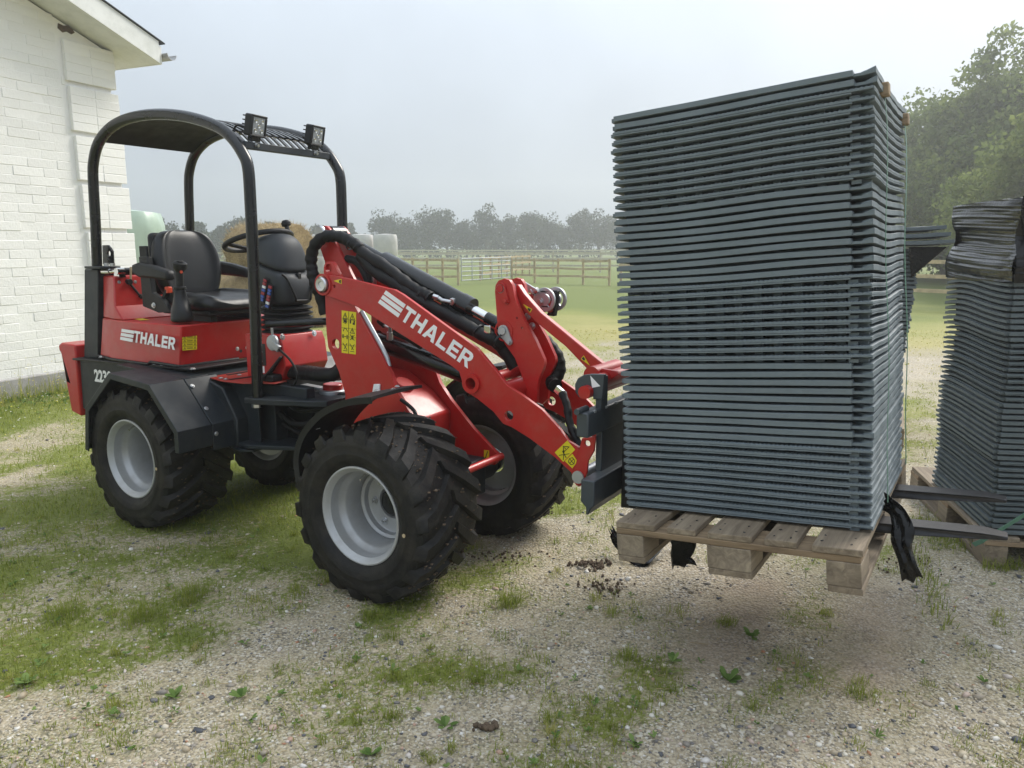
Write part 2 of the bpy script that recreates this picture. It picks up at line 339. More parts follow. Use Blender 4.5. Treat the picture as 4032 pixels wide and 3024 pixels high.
def npmesh(name, V, F, mat, attrs=None, parent=None, smooth=False):
    """V (n,3), F (m,k) all faces with k corners; attrs: per-vertex floats"""
    me = D.meshes.new(name); k = F.shape[1]
    me.vertices.add(len(V)); me.vertices.foreach_set('co', np.ascontiguousarray(V, np.float32).ravel())
    me.loops.add(F.size); me.loops.foreach_set('vertex_index', np.ascontiguousarray(F, np.int32).ravel())
    me.polygons.add(len(F)); me.polygons.foreach_set('loop_start', np.arange(0, F.size, k, dtype=np.int32))
    me.polygons.foreach_set('loop_total', np.full(len(F), k, np.int32))
    me.update(calc_edges=True)
    for nme, a in (attrs or {}).items():
        at = me.attributes.new(nme, 'FLOAT', 'POINT'); at.data.foreach_set('value', np.ascontiguousarray(a, np.float32))
    if smooth: me.polygons.foreach_set('use_smooth', np.ones(len(F), bool))
    me.materials.append(M(mat)); return link(name, me, parent)
# smooth value noise on arrays
_pn = rng.random((64, 64))
def vnoise(x, y):
    x = np.asarray(x, float); y = np.asarray(y, float); xi = np.floor(x).astype(int); yi = np.floor(y).astype(int); fx = x-xi; fy = y-yi
    fx = fx*fx*(3-2*fx); fy = fy*fy*(3-2*fy); g = lambda a, b: _pn[a % 64, b % 64]
    return (g(xi,yi)*(1-fx)+g(xi+1,yi)*fx)*(1-fy)+(g(xi,yi+1)*(1-fx)+g(xi+1,yi+1)*fx)*fy
def fbm(x, y, o=4): return sum(vnoise(x*2**i+17*i, y*2**i+31*i)*.5**i for i in range(o))/sum(.5**i for i in range(o))
# ================================================================== GROUND
def sig(v): return 1/(1+np.exp(-v))
def turf_at(x, y):
    left = sig((-x-.55-.30*(3.2-y))*2.2)*sig((9-y)*2)
    near = .15 + .43*left
    mid = .42*sig((y-5.0)*1.5)*sig((12-y)*.5)
    far = .95*sig((y-11.5)*.6)
    under = .24*np.exp(-(((x+1.3)/1.4)**2+((y-4.2)/1.2)**2))
    right = .07*sig((x-1.6)*3)*sig((6-y)*2)
    b_ = np.maximum(near+under+right, np.maximum(mid, far))
    n = fbm(x*1.1+5, y*1.1+9, 5)-.5; n2 = fbm(x*4+2, y*4+7, 3)-.5
    return np.clip(b_ + n*.95*(1-far*.8) + n2*1.15*(1-far*.85), 0, 1)
def dry_at(x, y):
    return np.clip(.25 + .45*np.exp(-((y-12)/4.5)**2) - .28*sig((y-19)*.4) + (fbm(x*.3+3, y*.3+1, 4)-.5)*.8 - .15*sig((-x-1.2)*3)*sig((8-y)), 0, 1)
IMPR = []
for a, b_ in (((2900, 2440), .22), ((3440, 2480), .26)):
    p = gnd(*a); IMPR.append((p.x, p.y, b_, .50))
def bare_at(x, y):
    r = np.zeros_like(x); c, s = math.cos(LYAW), math.sin(LYAW)
    for px, py, wx, wy in IMPR:
        u = (x-px)*c+(y-py)*s; v = -(x-px)*s+(y-py)*c
        r = np.maximum(r, sig((wx/2-np.abs(u))*40)*sig((wy-np.abs(v))*30))
    return np.clip(r*(.2+.8*fbm(x*6, y*6, 3)), 0, .65)
def hgt(x, y):
    nearw = np.exp(-((x/9)**2+((y-3)/9)**2))
    return nearw*((fbm(x*2.5+1, y*2.5+4, 3)-.5)*.016) - .004
t_ = np.linspace(-1, 1, 281); gx = .3+np.sinh(t_*6.4)/np.sinh(6.4)*900; gy = 3.2+np.sinh(t_*6.4)/np.sinh(6.4)*900
GX, GY = np.meshgrid(gx, gy, indexing='ij'); x_, y_ = GX.ravel(), GY.ravel(); n_ = 281
V = np.stack([x_, y_, hgt(x_, y_)], 1); ii = np.arange((n_-1)*(n_-1)); i_ = ii//(n_-1); j_ = ii % (n_-1); q = i_*n_+j_
go = npmesh('ground', V, np.stack([q, q+n_, q+n_+1, q+1], 1), 'ground_cover', dict(turf=turf_at(x_, y_), dry=dry_at(x_, y_), bare=bare_at(x_, y_)), smooth=True)
tag(go, kind='structure', label='gravel yard turning to grass and green paddock behind')
# ================================================================== HOUSE (left)
hd = Vector((.399, .917, 0)).normalized(); hn = Vector((hd.y, -hd.x, 0))      # along the wall towards its corner; outwards
H0 = gnd(0, 1575)
dc = ray(545, 1400); cr_ = hd.cross(hn)
# corner: where the wall line meets the sight line of the corner
A = np.array([[hd.x, -dc.x], [hd.y, -dc.y]]); sol = np.linalg.solve(A, np.array([-H0.x, -H0.y])); HC = H0+hd*sol[0]
HM = Matrix((( -hd.x, hn.x, 0, HC.x), (-hd.y, hn.y, 0, HC.y), (0, 0, 1, 0), (0, 0, 0, 1)))   # a: away from corner along wall, n: outwards, z
house = empty('white_house', mat=HM)
tag(house, 'white painted brick house gable with raised corner blocks and grey gutter at left', 'house')
def hl(px, py, n):   # pixel -> (a, z) on plane n of the house
    p = HM.inverted() @ hit(px, py, HC+hn*n, hn); return p
CH = .0905; BL = .32
top = lambda a: 3.586 + a*.34          # underside of the roof along the gable
lean = lambda z: .036*(z-1.41)         # the old corner leans back a little
MB().prism([(lean(0), 0), (9, 0), (9, top(9)), (lean(3.6), top(0))], lambda a, z, s: (a, -.0005-.3*s, z)).build('wall', 'white_wall', house)
MB().prism([(lean(0), 0), (lean(3.6), 3.58), (lean(3.6)+.3, 3.58), (lean(0)+.3, 0)], lambda a, z, s: (a, -6+5.69*s, z)).build('side_wall', 'white_wall', house)
MB().box((lean(0)-.03, -6, -.05), (9, .035, .19)).build('plinth', 'plinth', house, bevel=.01)
BP = MB().box((-BL/2+.0018, -.03, -CH/2+.0015), (BL/2-.0018, .0024, CH/2-.0015)).build('brick', 'white_brick', house, bevel=.0045, seg=3)
BP.location = (.62+BL/2, 0, .196+CH/2)
def brick(a, z, n=0., sx=1.):
    o = BP.copy(); COL.objects.link(o); o.location = (a, n+random.uniform(-.0022, .0022), z+random.uniform(-.002, .002)); o.rotation_euler = (random.uniform(-.015, .015), random.uniform(-.008, .008), random.uniform(-.015, .015)); o.scale = (sx, 1, 1); return o
for c_ in range(0, 42):
    z = .196+CH/2+c_*CH
    for k in range(0, 6):
        a = .60+lean(z) + (k+.5+.5*(c_ % 2))*BL
        if (c_, k) != (0, 0) and a < 2.15 and z < top(a)-.05: brick(a, z)
    if c_ % 2 and z < top(.7): brick(.60+lean(z)+BL/4, z, 0, .5)
zq = .19
while zq < 3.55:
    l_ = lean(zq+.2); ztop = min(zq+5*CH, top(l_)-.015)
    MB().box((l_-.05, -.30, zq), (l_+.545, .040, ztop)).build('corner_block', 'white_wall', house, bevel=.012)
    for c_ in range(5):
        z = zq+CH*(c_+.5)
        if z > ztop-.04: break
        for k in range(2): brick(l_-.05+.298*(k+.5) if c_ % 2 else l_-.05+(.149, .4465)[k], z, .042, (.93, .93)[k] if c_ % 2 else (.93, .93)[k])
    for c_ in range(1):
        if ztop+CH < top(0):
            for k in range(2): brick(l_+.02+.29*(k+.5), ztop+CH*.5, 0, .9)
    zq += .5
# roof: soffit, verge board, deck, fascia and gutter
ov = .40; eo = .15
def slab(a0, a1, n0, n1, th, dz, name, mat):
    zt = lambda a: top(a)+dz
    return MB().prism([(a0, zt(a0)), (a1, zt(a1)), (a1, zt(a1)+th), (a0, zt(a0)+th)], lambda a, z, s: (a, n0+(n1-n0)*s, z)).build(name, mat, house, bevel=.004)
slab(-eo-.12, 9, -6, ov, .02, .0, 'soffit', 'white_trim')
slab(-eo-.10, 9, ov+.002, ov+.03, .235, -.01, 'verge_board', 'white_trim')
slab(-eo-.17, 9, -6, ov+.05, .014, .226, 'roof', 'slate')
MB().box((-eo-.155, -6, top(-eo)-.04), (-eo-.125, ov-.002, top(-eo)+.15)).build('fascia', 'white_trim', house)
gp = [(math.cos(t)*.065, math.sin(t)*.065) for t in np.linspace(math.pi, 2*math.pi, 12)]; gp += [(x*.93, y*.93) for x, y in reversed(gp)]
MB().prism(gp, lambda a, z, s: (-eo-.225+a, -6+(ov+.08+6)*s, top(-eo)+.075+z)).build('gutter', 'gutter', house)
pa = hl(262, 112, .006); pp = [(pa.x+dx, pa.z+dz) for dx, dz in ((-.09, -.02), (-.05, -.045), (.0, -.03), (.05, -.05), (.10, -.02), (.09, .03), (.03, .02), (-.02, .035), (-.07, .01))]
MB().prism(pp, lambda a, z, s: (a, .002+.004*s, z)).build('bare_patch', 'soil', house)
# ================================================================== FENCES
fz = simple('fence_grey', (.46, .42, .33), .85, var=.2)
def fence(p, q, n, ztop, rails, label, mat='fence_wood', pr=.05, first=True, last=True, rh=.09):
    p, q = Vector(p), Vector(q); f = empty('paddock_fence', p); tag(f, label, 'fence', 'post and rail paddock fences'); d = q-p
    for i in range(0 if first else 1, n+1 if last else n):
        o = d*(i/n)+Vector((random.uniform(-.03, .03), 0, 0)); MB().cyl(o+Vector((0, 0, -.1)), o+Vector((random.uniform(-.02, .02), 0, ztop+.06)), pr, 8).build('post', mat, f, smooth=True)
    nv = Vector((d.y, -d.x, 0)).normalized()*(.07)
    for z in rails:
        for i in range(n):
            a, b_ = d*(i/n), d*((i+1)/n); MB().bar(a+nv+Vector((0, 0, z+random.uniform(-.02, .02))), b_+nv+Vector((0, 0, z+random.uniform(-.02, .02))), .035, rh).build('rail', mat, f)
    return f
P = lambda px, py: gnd(px, py)
g2 = crop(1400, 800, .4973)
a1 = P(*g2(1240, 625)); a2 = P(3640, 1225)
fence(a1, P(*g2(2010, 652)), 4, .98, (.95, .64, .33), 'near wooden post and rail fence right of the metal gate')
fence(P(*g2(2010, 652))+Vector((.4, -.2, 0)), a2+(a2-a1)*.35, 10, 1.2, (1.15, .8, .45), 'wooden rail fence seen in the gap between the grey stacks')
b1 = P(*g2(812, 650)); b0 = P(*g2(430, 636))
fence(b0+(b0-b1)*1.2, b1, 7, 1.0, (.98, .66, .34), 'wooden rail fence left of the metal gate, behind the black lift cylinder')
fence(P(*g2(600, 545))+Vector((-30, 0, 0)), P(*g2(600, 545))+Vector((45, -1, 0)), 26, 1.2, (1.15, .78, .4), 'long grey rail fence further off across the paddock', 'fence_grey', rh=.11)
fence((-25, 82, 0), (50, 80, 0), 24, 1.25, (1.2, .8, .4), 'farthest rail fence in front of the hedge of trees', 'fence_grey', rh=.14)
# sloping cross fence inside the paddock
fence(P(*g2(870, 640))+Vector((.5, 3, 0)), P(*g2(1235, 600))+Vector((1, 6, 0)), 6, 1.05, (1.02, .7, .35), 'short slanting rail fence seen through the metal gate')
ga, gb = P(*g2(840, 648)), P(*g2(1228, 622)); gt = empty('field_gate', ga); tag(gt, 'galvanised tubular metal field gate between wooden gate posts', 'gate')
d = gb-ga
for z in (.18, .36, .54, .72, .9, 1.05): MB().cyl(Vector((0, 0, z)), d+Vector((0, 0, z+.02)), .02, 8).build('rail', 'galv', gt, smooth=True)
for f in (0, .2, .4, .6, .8, 1): MB().cyl(d*f+Vector((0, 0, .18)), d*f+Vector((0, 0, 1.06)), .021, 8).build('upright', 'galv', gt, smooth=True)
# ================================================================== BALES
def bale_mesh(r, l, n=40, k=14, rough=.02, bulge=.05, seed=0):
    mb = MB(); rs = np.random.default_rng(seed); ph = rs.random(8)*6
    def fn(u, v):
        t = 2*math.pi*u; a = (v-.5)
        e = abs(a)*2; rr = r*(1-bulge*e**4*.9) + rough*(math.sin(5*t+ph[0])*.5+math.sin(11*t+7*a+ph[1])*.4+math.sin(23*t-13*a+ph[2])*.3)
        return (rr*math.cos(t), rr*math.sin(t), a*l)
    mb.grid(fn, n, k)
    for s in (-1, 1):
        def cap(u, v, s=s):
            t = 2*math.pi*u; p = fn(u, .5+.5*s); z = p[2]*(1+.05*math.sin(v*math.pi/2)) + rough*.6*math.sin(6*t+9*v)*v
            return (p[0]*(1-v)+0, p[1]*(1-v), z)
        mb.grid(cap, n, 5)
    return mb
def fringe(parent, r, l, n, seed, axis_flat=True):
    g = np.random.default_rng(seed); th = g.random(n)*2*np.pi; z = (g.random(n)-.5)*l
    end = g.random(n) < .3
    base = np.stack([r*np.cos(th), r*np.sin(th), z], 1); rr = np.sqrt(g.random(n))*r
    base[end] = np.stack([rr[end]*np.cos(th[end]), rr[end]*np.sin(th[end]), np.sign(z[end])*l*.51], 1)
    d = g.normal(size=(n, 3))*.5; nn = base.copy(); nn[:, 2] = 0; nn /= np.linalg.norm(nn, axis=1, keepdims=True)+1e-6; d += nn*.5
    ln = g.uniform(.05, .16, n)[:, None]; d = d/np.linalg.norm(d, axis=1, keepdims=True)*ln
    s_ = np.cross(d, g.normal(size=(n, 3))); s_ = s_/np.linalg.norm(s_, axis=1, keepdims=True)*.004
    V = np.concatenate([base-s_, base+s_, base+d]); i = np.arange(n); F = np.stack([i, i+n, i+2*n], 1)
    tag(npmesh('loose_straw', V, F, 'straw_bit', dict(tone=np.tile(g.random(n), 3)), parent), kind='stuff')
def bale(name, loc, r, l, mat, rot, label, cat, group, seed, loose=0, **k):
    e = empty(name, loc); e.rotation_euler = rot; bale_mesh(r, l, seed=seed, **k).build('body', mat, e, smooth=60)
    if loose: fringe(e, r, l, loose, seed)
    tag(e, label, cat, group)
    return e
bx = gnd(1060, 1262); 
def at_d(px, dist, z=0):   # point on the ground straight below pixel column px at forward distance dist
    d = ray(px, 975); return Vector((d.x/d.y*dist, dist, z))
B_ = 15.5
bale('hay_bale', at_d(1165, B_-.5, .47), .50, 1.5, 'straw', (rad(90), 0, rad(62)), 'brown straw bale at bottom right of the pile beside the red tower', 'straw bale', 'brown straw bales', 1, 5000, rough=.03)
bale('hay_bale', at_d(960, B_+.3, .47), .50, 1.5, 'straw', (rad(90), 0, rad(62)), 'brown straw bale at bottom left of the pile behind the seat', 'straw bale', 'brown straw bales', 2, 5000, rough=.03)
bale('hay_bale', at_d(1062, B_-.2, 1.41), .51, 1.55, 'straw', (rad(90), 0, rad(58)), 'brown straw bale lying on top of the pile behind the steering wheel', 'straw bale', 'brown straw bales', 3, 6000, rough=.03)
bale('hay_bale', at_d(790, B_+.9, .47), .50, 1.4, 'straw', (rad(90), 0, rad(64)), 'brown straw bale at the far left of the pile, mostly behind the driver seat', 'straw bale', 'brown straw bales', 5, 4000, rough=.03)
k_ = 0; names = ['bottom', 'middle', 'top']
colp = [1245, 1335, 1425, 1518]; dst = [41, 40, 39.5, 39]; cname = ['first', 'second', 'third', 'rightmost']
for ci, (px, dd) in enumerate(zip(colp, dst)):
    for lv in range(2):
        k_ += 1; bale('wrapped_bale', at_d(px, dd, .54+lv*1.06), .60, 1.05, 'wrap_white', (rad(random.uniform(-1, 1)), 0, k_), f'white plastic wrapped bale, {["lower","upper"][lv]} one of the {cname[ci]} column from the left', 'wrapped bale', 'white wrapped bales', 20+k_, rough=.02, bulge=.10)
bale('wrapped_bale', at_d(506, 13.2, .52), .60, 1.05, 'wrap_green', (0, 0, .4), 'pale green wrapped bale at the bottom beside the house corner', 'wrapped bale', 'green wrapped bales', 41, rough=.02, bulge=.12)
bale('wrapped_bale', at_d(500, 13.2, 1.555), .60, 1.04, 'wrap_green', (.03, .02, 1.4), 'pale green wrapped bale stacked on top beside the house corner', 'wrapped bale', 'green wrapped bales', 42, rough=.03, bulge=.14)
bale('wrapped_bale', at_d(575, 17, .92), .60, 1.84, 'wrap_green', (0, 0, 2.), 'tall green wrapped bale half hidden behind the driver seat', 'wrapped bale', 'green wrapped bales', 43, rough=.02, bulge=.10)
# ================================================================== TREES
def leaves(name, centres, radii, per, size, mat, parent, g, flat=.8, tone=(.0, 1.)):
    n = len(centres)*per; c = np.repeat(centres, per, 0); r = np.repeat(radii, per)[:, None]
    p = g.normal(size=(n, 3)); p = p/np.linalg.norm(p, axis=1, keepdims=True)*g.random((n, 1))**(1/2.2); p[:, 2] *= flat; p = c+p*r
    a = g.normal(size=(n, 3)); a /= np.linalg.norm(a, axis=1, keepdims=True); b_ = np.cross(a, g.normal(size=(n, 3))); b_ /= np.linalg.norm(b_, axis=1, keepdims=True)
    s = (size*g.uniform(.6, 1.3, n))[:, None]; V = np.concatenate([p-a*s, p-b_*s*.6, p+a*s, p+b_*s*.6]); i = np.arange(n); F = np.stack([i, i+n, i+2*n, i+3*n], 1)
    tn = np.clip(np.repeat(g.random(len(centres)), per)*.55+g.random(n)*.45, 0, 1)*(tone[1]-tone[0])+tone[0]
    return npmesh(name, V, F, mat, dict(tone=np.tile(tn, 4)), parent)
def tree(loc, h, rx, trunk_h, ncl, per, size, mat, label, seed, group, shape='oval', clump=.16, flat=.75, open_=.0, tone=(0, 1)):
    g = np.random.default_rng(seed); e = empty('tree', loc); tag(e, label, 'tree', group)
    ch = h-trunk_h; cz = trunk_h+ch*.5
    u = g.normal(size=(ncl, 3)); u /= np.linalg.norm(u, axis=1, keepdims=True); rr = (g.random(ncl)**.42)[:, None]*(.84+.28*np.sin(3*np.arctan2(u[:, 1], u[:, 0])+g.random()*6)*np.sin(4*u[:, 2]+g.random()*6))[:, None]
    c = u*rr*np.array([rx, rx, ch*.5]);
    if shape == 'dome': c[:, 2] = c[:, 2]*1.0; c[:, :2] *= (1.12-.35*np.clip(c[:, 2:3]/(ch*.5), -1, 1))
    c[:, 2] += cz
    mb = MB(); tr = h*.022+.06
    mb.tube([(0, 0, -.2), (g.normal()*.1, g.normal()*.1, trunk_h*.6), (g.normal()*.2, g.normal()*.2, trunk_h+ch*.35), (g.normal()*.3, g.normal()*.3, trunk_h+ch*.8)], [tr, tr*.85, tr*.5, tr*.12], 8)
    for i in range(min(16, ncl)):
        q = c[i]; z0 = trunk_h*.7+g.random()*ch*.4; mb.tube([(0, 0, z0), (q[0]*.45, q[1]*.45, z0+(q[2]-z0)*.4), tuple(q)], [tr*.4, tr*.25, tr*.07], 5)
    mb.build('trunk', 'bark', e, smooth=True)
    leaves('crown', c, np.full(ncl, clump*min(rx*2, ch))*g.uniform(.6, 1.3, ncl), per, size, mat, e, g, flat, tone)
    return e
big = 'tall lindens at right'
tree(at_d(4040, 31), 9.6, 5.2, .3, 420, 170, .105, 'leaf_linden', 'tall hazy leafy tree at right whose crown top is highest', 101, big, 'dome', .105)
tree(at_d(3720, 38), 8.0, 4.6, .2, 330, 160, .115, 'leaf_linden', 'hazy leafy tree just right of the tall grey stack', 102, big, 'dome', .11)
tree(at_d(3850, 35), 9.0, 4.9, .2, 340, 160, .11, 'leaf_linden', 'hazy leafy tree between the tall one and the grey stack', 104, big, 'dome', .11)
tree(at_d(4300, 22), 6.2, 3.3, .2, 380, 170, .085, 'leaf_linden', 'greener leafy tree at the right edge above the black wrapped stack', 103, big, 'dome', .105, tone=(.3, 1))
g_ = np.random.default_rng(5); hed = 'hazy trees in the far hedge'
tw = ['bushy', 'slender', 'broad', 'ragged', 'round', 'open']
txs = [(640, 92, 5.2), (775, 90, 5.6), (870, 96, 4.6), (950, 88, 5.0), (1060, 100, 5.2), (1260, 104, 5.0), (1375, 106, 5.0), (1520, 112, 7.6), (1600, 116, 6.0), (1690, 110, 7.6), (1760, 112, 7.9), (1835, 114, 6.6), (1915, 110, 7.6), (2000, 114, 6.6), (2080, 110, 7.4), (2150, 112, 7.0), (2215, 114, 6.2), (2285, 110, 7.2), (2360, 108, 7.4), (2430, 112, 6.6), (2520, 110, 7.2), (2650, 108, 6.8)]
ordn = ['first','second','third','fourth','fifth','sixth','seventh','eighth','ninth','tenth','eleventh','twelfth','thirteenth','fourteenth','fifteenth','sixteenth','seventeenth','eighteenth','nineteenth','twentieth','twenty-first','twenty-second']
for i, (px, dd, hh) in enumerate(txs):
    tree(at_d(px, dd), hh*.92*g_.uniform(.95, 1.05), hh*g_.uniform(.27, .36), hh*g_.uniform(.12, .22), 62, 60, .16, 'leaf_far', f'{ordn[i]} tree from the left in the hazy far hedge', 200+i, hed, 'oval', .20, .8)
hedge_c = np.stack([g_.uniform(-48, 40, 420), g_.uniform(112, 120, 420), g_.uniform(.4, 3.4, 420)], 1)
ho = leaves('hedge', hedge_c, g_.uniform(.8, 1.6, 420), 60, .2, 'leaf_far', None, g_, .8); tag(ho, 'dark undergrowth filling the far hedge below the trees', 'hedge', kind='stuff')
# ================================================================== COMPACT LOADER
LD = empty('compact_loader', mat=LMAT)
tag(LD, 'red articulated compact wheel loader with black roll bar carrying the tall grey stack', 'loader')
def up(v): return Vector((v[0], v[1], v[2]))
def plate(name, px, y, th, mat='red', parent=LD, holes=(), bevel=.003, raw=False, mirror=False):
    pts = px if raw else [(lambda v: (v.x, v.z))(LL(*p, y=y)) for p in px]
    loops = [pts]+[circ(hx, hz, r) for hx, hz, r in holes]
    o = MB().prism(loops, lambda a, b, s: (a, y+th*s, b)).build(name, mat, parent, bevel=bevel, seg=2, angle=50)
    if mirror:
        m_ = link(name, o.data, parent); y2 = 2*YC-y-th; m_.location = (0, y2-y, 0)
        if bevel: b = m_.modifiers.new('bevel', 'BEVEL'); b.width = bevel; b.segments = 2; b.limit_method = 'ANGLE'; b.angle_limit = rad(50)
    return o
def bolt(parent, p, d, r=.009, h=.008, mat='zinc', name='bolt'):
    p = Vector(p); d = Vector(d).normalized(); MB().tube([p, p+d*h], r, 6).tube([p, p+d*h*.25], r*1.5, 14).build(name, mat, parent, bevel=.001)
FL = {'T': [[(0,1),(1,1),(1,.79),(.63,.79),(.63,0),(.37,0),(.37,.79),(0,.79)]], 'H': [[(0,0),(0,1),(.27,1),(.27,.61),(.73,.61),(.73,1),(1,1),(1,0),(.73,0),(.73,.39),(.27,.39),(.27,0)]],
 'A': [[(0,0),(.35,1),(.65,1),(1,0),(.74,0),(.68,.19),(.32,.19),(.26,0)], [(.39,.39),(.5,.76),(.61,.39)]], 'L': [[(0,0),(0,1),(.29,1),(.29,.21),(1,.21),(1,0)]],
 'E': [[(0,0),(0,1),(1,1),(1,.79),(.29,.79),(.29,.61),(.92,.61),(.92,.4),(.29,.4),(.29,.21),(1,.21),(1,0)]],
 'R': [[(0,0),(0,1),(.62,1),(.8,.95),(.91,.85),(.94,.69),(.9,.54),(.8,.44),(.68,.4),(1,0),(.71,0),(.45,.36),(.27,.36),(.27,0)], [(.27,.56),(.27,.8),(.57,.8),(.65,.77),(.68,.69),(.65,.6),(.57,.56)]]}
def quadmap(q, y, off):
    BLc, BRc, TRc, TLc = [LL(*p, y=y) for p in q]
    return lambda a, b, s: (BLc*(1-a)*(1-b)+BRc*a*(1-b)+TRc*a*b+TLc*(1-a)*b)+Vector((0, -off*(1-s)+.001*s, 0))
def logo(parent, qtext, qbar, y):
    fn = quadmap(qtext, y, .0015); mb = MB(); wd = [.78, .82, .92, .72, .74, .85]; tot = sum(wd)+.13*5; x = 0
    for ch, w_ in zip('THALER', wd):
        mb.prism([[((x+px*w_)/tot, pz) for px, pz in lp] for lp in FL[ch]], fn); x += w_+.13
    f2 = quadmap(qbar, y, .0015)
    for k in range(3): mb.prism([(0, k*.36), (1, k*.36), (1, k*.36+.27), (0, k*.36+.27)], f2)
    return mb.build('lettering', 'white', parent)
def sticker(parent, q, y, glyphs=(), name='warning_sticker', rows=0, mat='yellow'):
    s = MB().prism([(0,0),(1,0),(1,1),(0,1)], quadmap(q, y, .001)).build(name, mat, parent)
    if glyphs or rows:
        fn = quadmap(q, y, .0022); mb = MB()
        for g in glyphs: mb.prism(g, fn)
        mb.build('print', 'ink', s)
    return s
def tri_sign(cx, cy_, r, ry):   # warning triangle with exclamation mark
    o = [(cx-r, cy_-ry*.8), (cx+r, cy_-ry*.8), (cx, cy_+ry)]; k = .72
    return [[o, [(cx-r*k, cy_-ry*.62), (cx, cy_+ry*.68), (cx+r*k, cy_-ry*.62)]], [(cx-r*.08, cy_-ry*.3), (cx+r*.08, cy_-ry*.3), (cx+r*.08, cy_+ry*.3), (cx-r*.08, cy_+ry*.3)], [(cx-r*.08, cy_-ry*.52), (cx+r*.08, cy_-ry*.52), (cx+r*.08, cy_-ry*.4), (cx-r*.08, cy_-ry*.4)]]
def strokes(pts, w_, wy):
    o = []
    for (a, b), (c, d) in pts:
        l = math.hypot(c-a, d-b); nx, ny = -(d-b)/l*w_, (c-a)/l*wy; o.append([(a-nx, b-ny), (c-nx, d-ny), (c+nx, d+ny), (a+nx, b+ny)])
    return o
# ---------------- wheels
def lugs(mb, R0, R1, W0, W1, n=18, sgn=1):
    for side in (0, 1):
        for k in range(n):
            t0 = 2*math.pi*(k+.5*side)/n
            st = [(-.030, 0, .325, .338, .030), (-.016, .03, .345, .374, .032), (.03, .10, .358, R1, .030), (.10, .24, .364, R1+.002, .026), (.175, .40, .366, R1, .022)]
            rows = []
            for a, dt, rb, rt, hw in st:
                aa = a if side == 0 else (W1-W0)-a+W0*0; th = t0+sgn*dt; row = []
                for r, e, ww in ((rb, -1, 1.25), (rt, -1, .85), (rt, 1, .85), (rb, 1, 1.25)):
                    tt = th+e*hw*ww/.37; row.append(Vector((r*math.cos(tt), aa, r*math.sin(tt))))
                rows.append(row)
            vs = [v for r in rows for v in r]; fs = []
            for i in range(len(rows)-1):
                for j in range(3): fs.append((i*4+j, (i+1)*4+j, (i+1)*4+j+1, i*4+j+1))
            m_ = (len(rows)-1)*4; fs += [(0, 1, 2, 3), (m_+3, m_+2, m_+1, m_)]
            mb.add(vs, fs)
def wheel(x, y, flip, disc, steer=0):
    w_ = empty('wheel'); w_.parent = LD; w_.location = (x, y, .377); w_.scale = (1, -1 if flip else 1, 1)
    W1 = .34
    prof = [(.012, .196), (-.004, .215), (-.020, .235), (-.027, .25), (-.030, .268), (-.0305, .272), (-.028, .276), (-.031, .30), (-.028, .325), (-.016, .345), (.03, .358), (.10, .364), (.17, .366)]
    prof += [(W1-a, r) for a, r in reversed(prof[:-1])]
    mb = MB(); mb.lathe(prof, 72); lugs(mb, .36, .386, 0, W1)
    ty = mb.build('tyre', 'rubber', w_, smooth=42)
    rp = [(.02, .205), (.004, .209), (-.002, .214), (-.008, .213), (-.010, .207), (-.005, .199), (.008, .192), (.014, .186), (.05, .183), (.060, .180), (.075, .166), (.085, .160), (.17, .156), (disc-.035, .150), (disc-.028, .138), (disc-.005, .134), (disc, .125), (disc, .072), (disc+.01, .068), (disc+.03, .068)]
    if disc < .26: rp2 = [(W1+.008, .213), (W1, .2), (W1-.02, .186), (W1-.07, .178), (W1-.08, .16), (disc+.02, .158), (disc+.03, .068)]
    else: rp2 = [(W1+.008, .213), (W1, .2), (W1-.02, .186), (disc+.03, .16), (disc+.03, .068)]
    rim = MB().lathe(rp, 64).lathe(rp2, 64).build('rim', 'silver', w_, smooth=38, recalc=False)
    MB().lathe([(disc-.012, 0), (disc-.012, .05), (disc-.004, .058), (disc+.05, .06)], 28).build('hub', 'black_gloss', w_, smooth=35)
    for k in range(6):
        t = k*math.pi/3+.35; p = Vector((.1*math.cos(t), disc, .1*math.sin(t))); MB().tube([p, p-Vector((0, .012, 0))], .013, 6).tube([p, p-Vector((0, .004, 0))], .018, 14).tube([p, p-Vector((0, .024, 0))], .007, 8).build('wheel_nut', 'zinc', w_, smooth=30)
    a = 1.85; MB().tube([(.178*math.cos(a), .06, .178*math.sin(a)), (.168*math.cos(a), .03, .168*math.sin(a)), (.155*math.cos(a), .005, .155*math.sin(a))], .005, 8).build('valve', 'orange' if 0 else 'chrome', w_)
    MB().tube([(.255, -.0295, .05), (.255, -.0325, .05)], .008, 12).build('sidewall_mark', 'fence_wood', ty)
    q_ = np.random.default_rng(int(100*x+7*y+3)+500); nm = 900; th_ = q_.uniform(0, 6.28, nm); aa = q_.uniform(.0, W1, nm); rr_ = .362+q_.uniform(0, .012, nm)*(q_.random(nm) < .6)+.022*(q_.random(nm) < .25); sz_ = q_.uniform(.0015, .0075, nm)
    Vm = (np.array([(1, 0, 0), (-1, 0, 0), (0, 1.6, 0), (0, -1.4, 0), (0, 0, .7), (0, 0, -.7)])[None]*sz_[:, None, None]*q_.uniform(.5, 1.5, (nm, 6, 1)))+np.stack([rr_*np.cos(th_), aa, rr_*np.sin(th_)], 1)[:, None, :]
    Fm = np.array([(0, 2, 4), (2, 1, 4), (1, 3, 4), (3, 0, 4), (2, 0, 5), (1, 2, 5), (3, 1, 5), (0, 3, 5)])[None]+6*np.arange(nm)[:, None, None]
    tag(npmesh('mud_bits', Vm.reshape(-1, 3), Fm.reshape(-1, 3), 'soil', None, ty), kind='stuff')
    w_.rotation_euler = (0, random.uniform(0, .3), 0)
    return w_
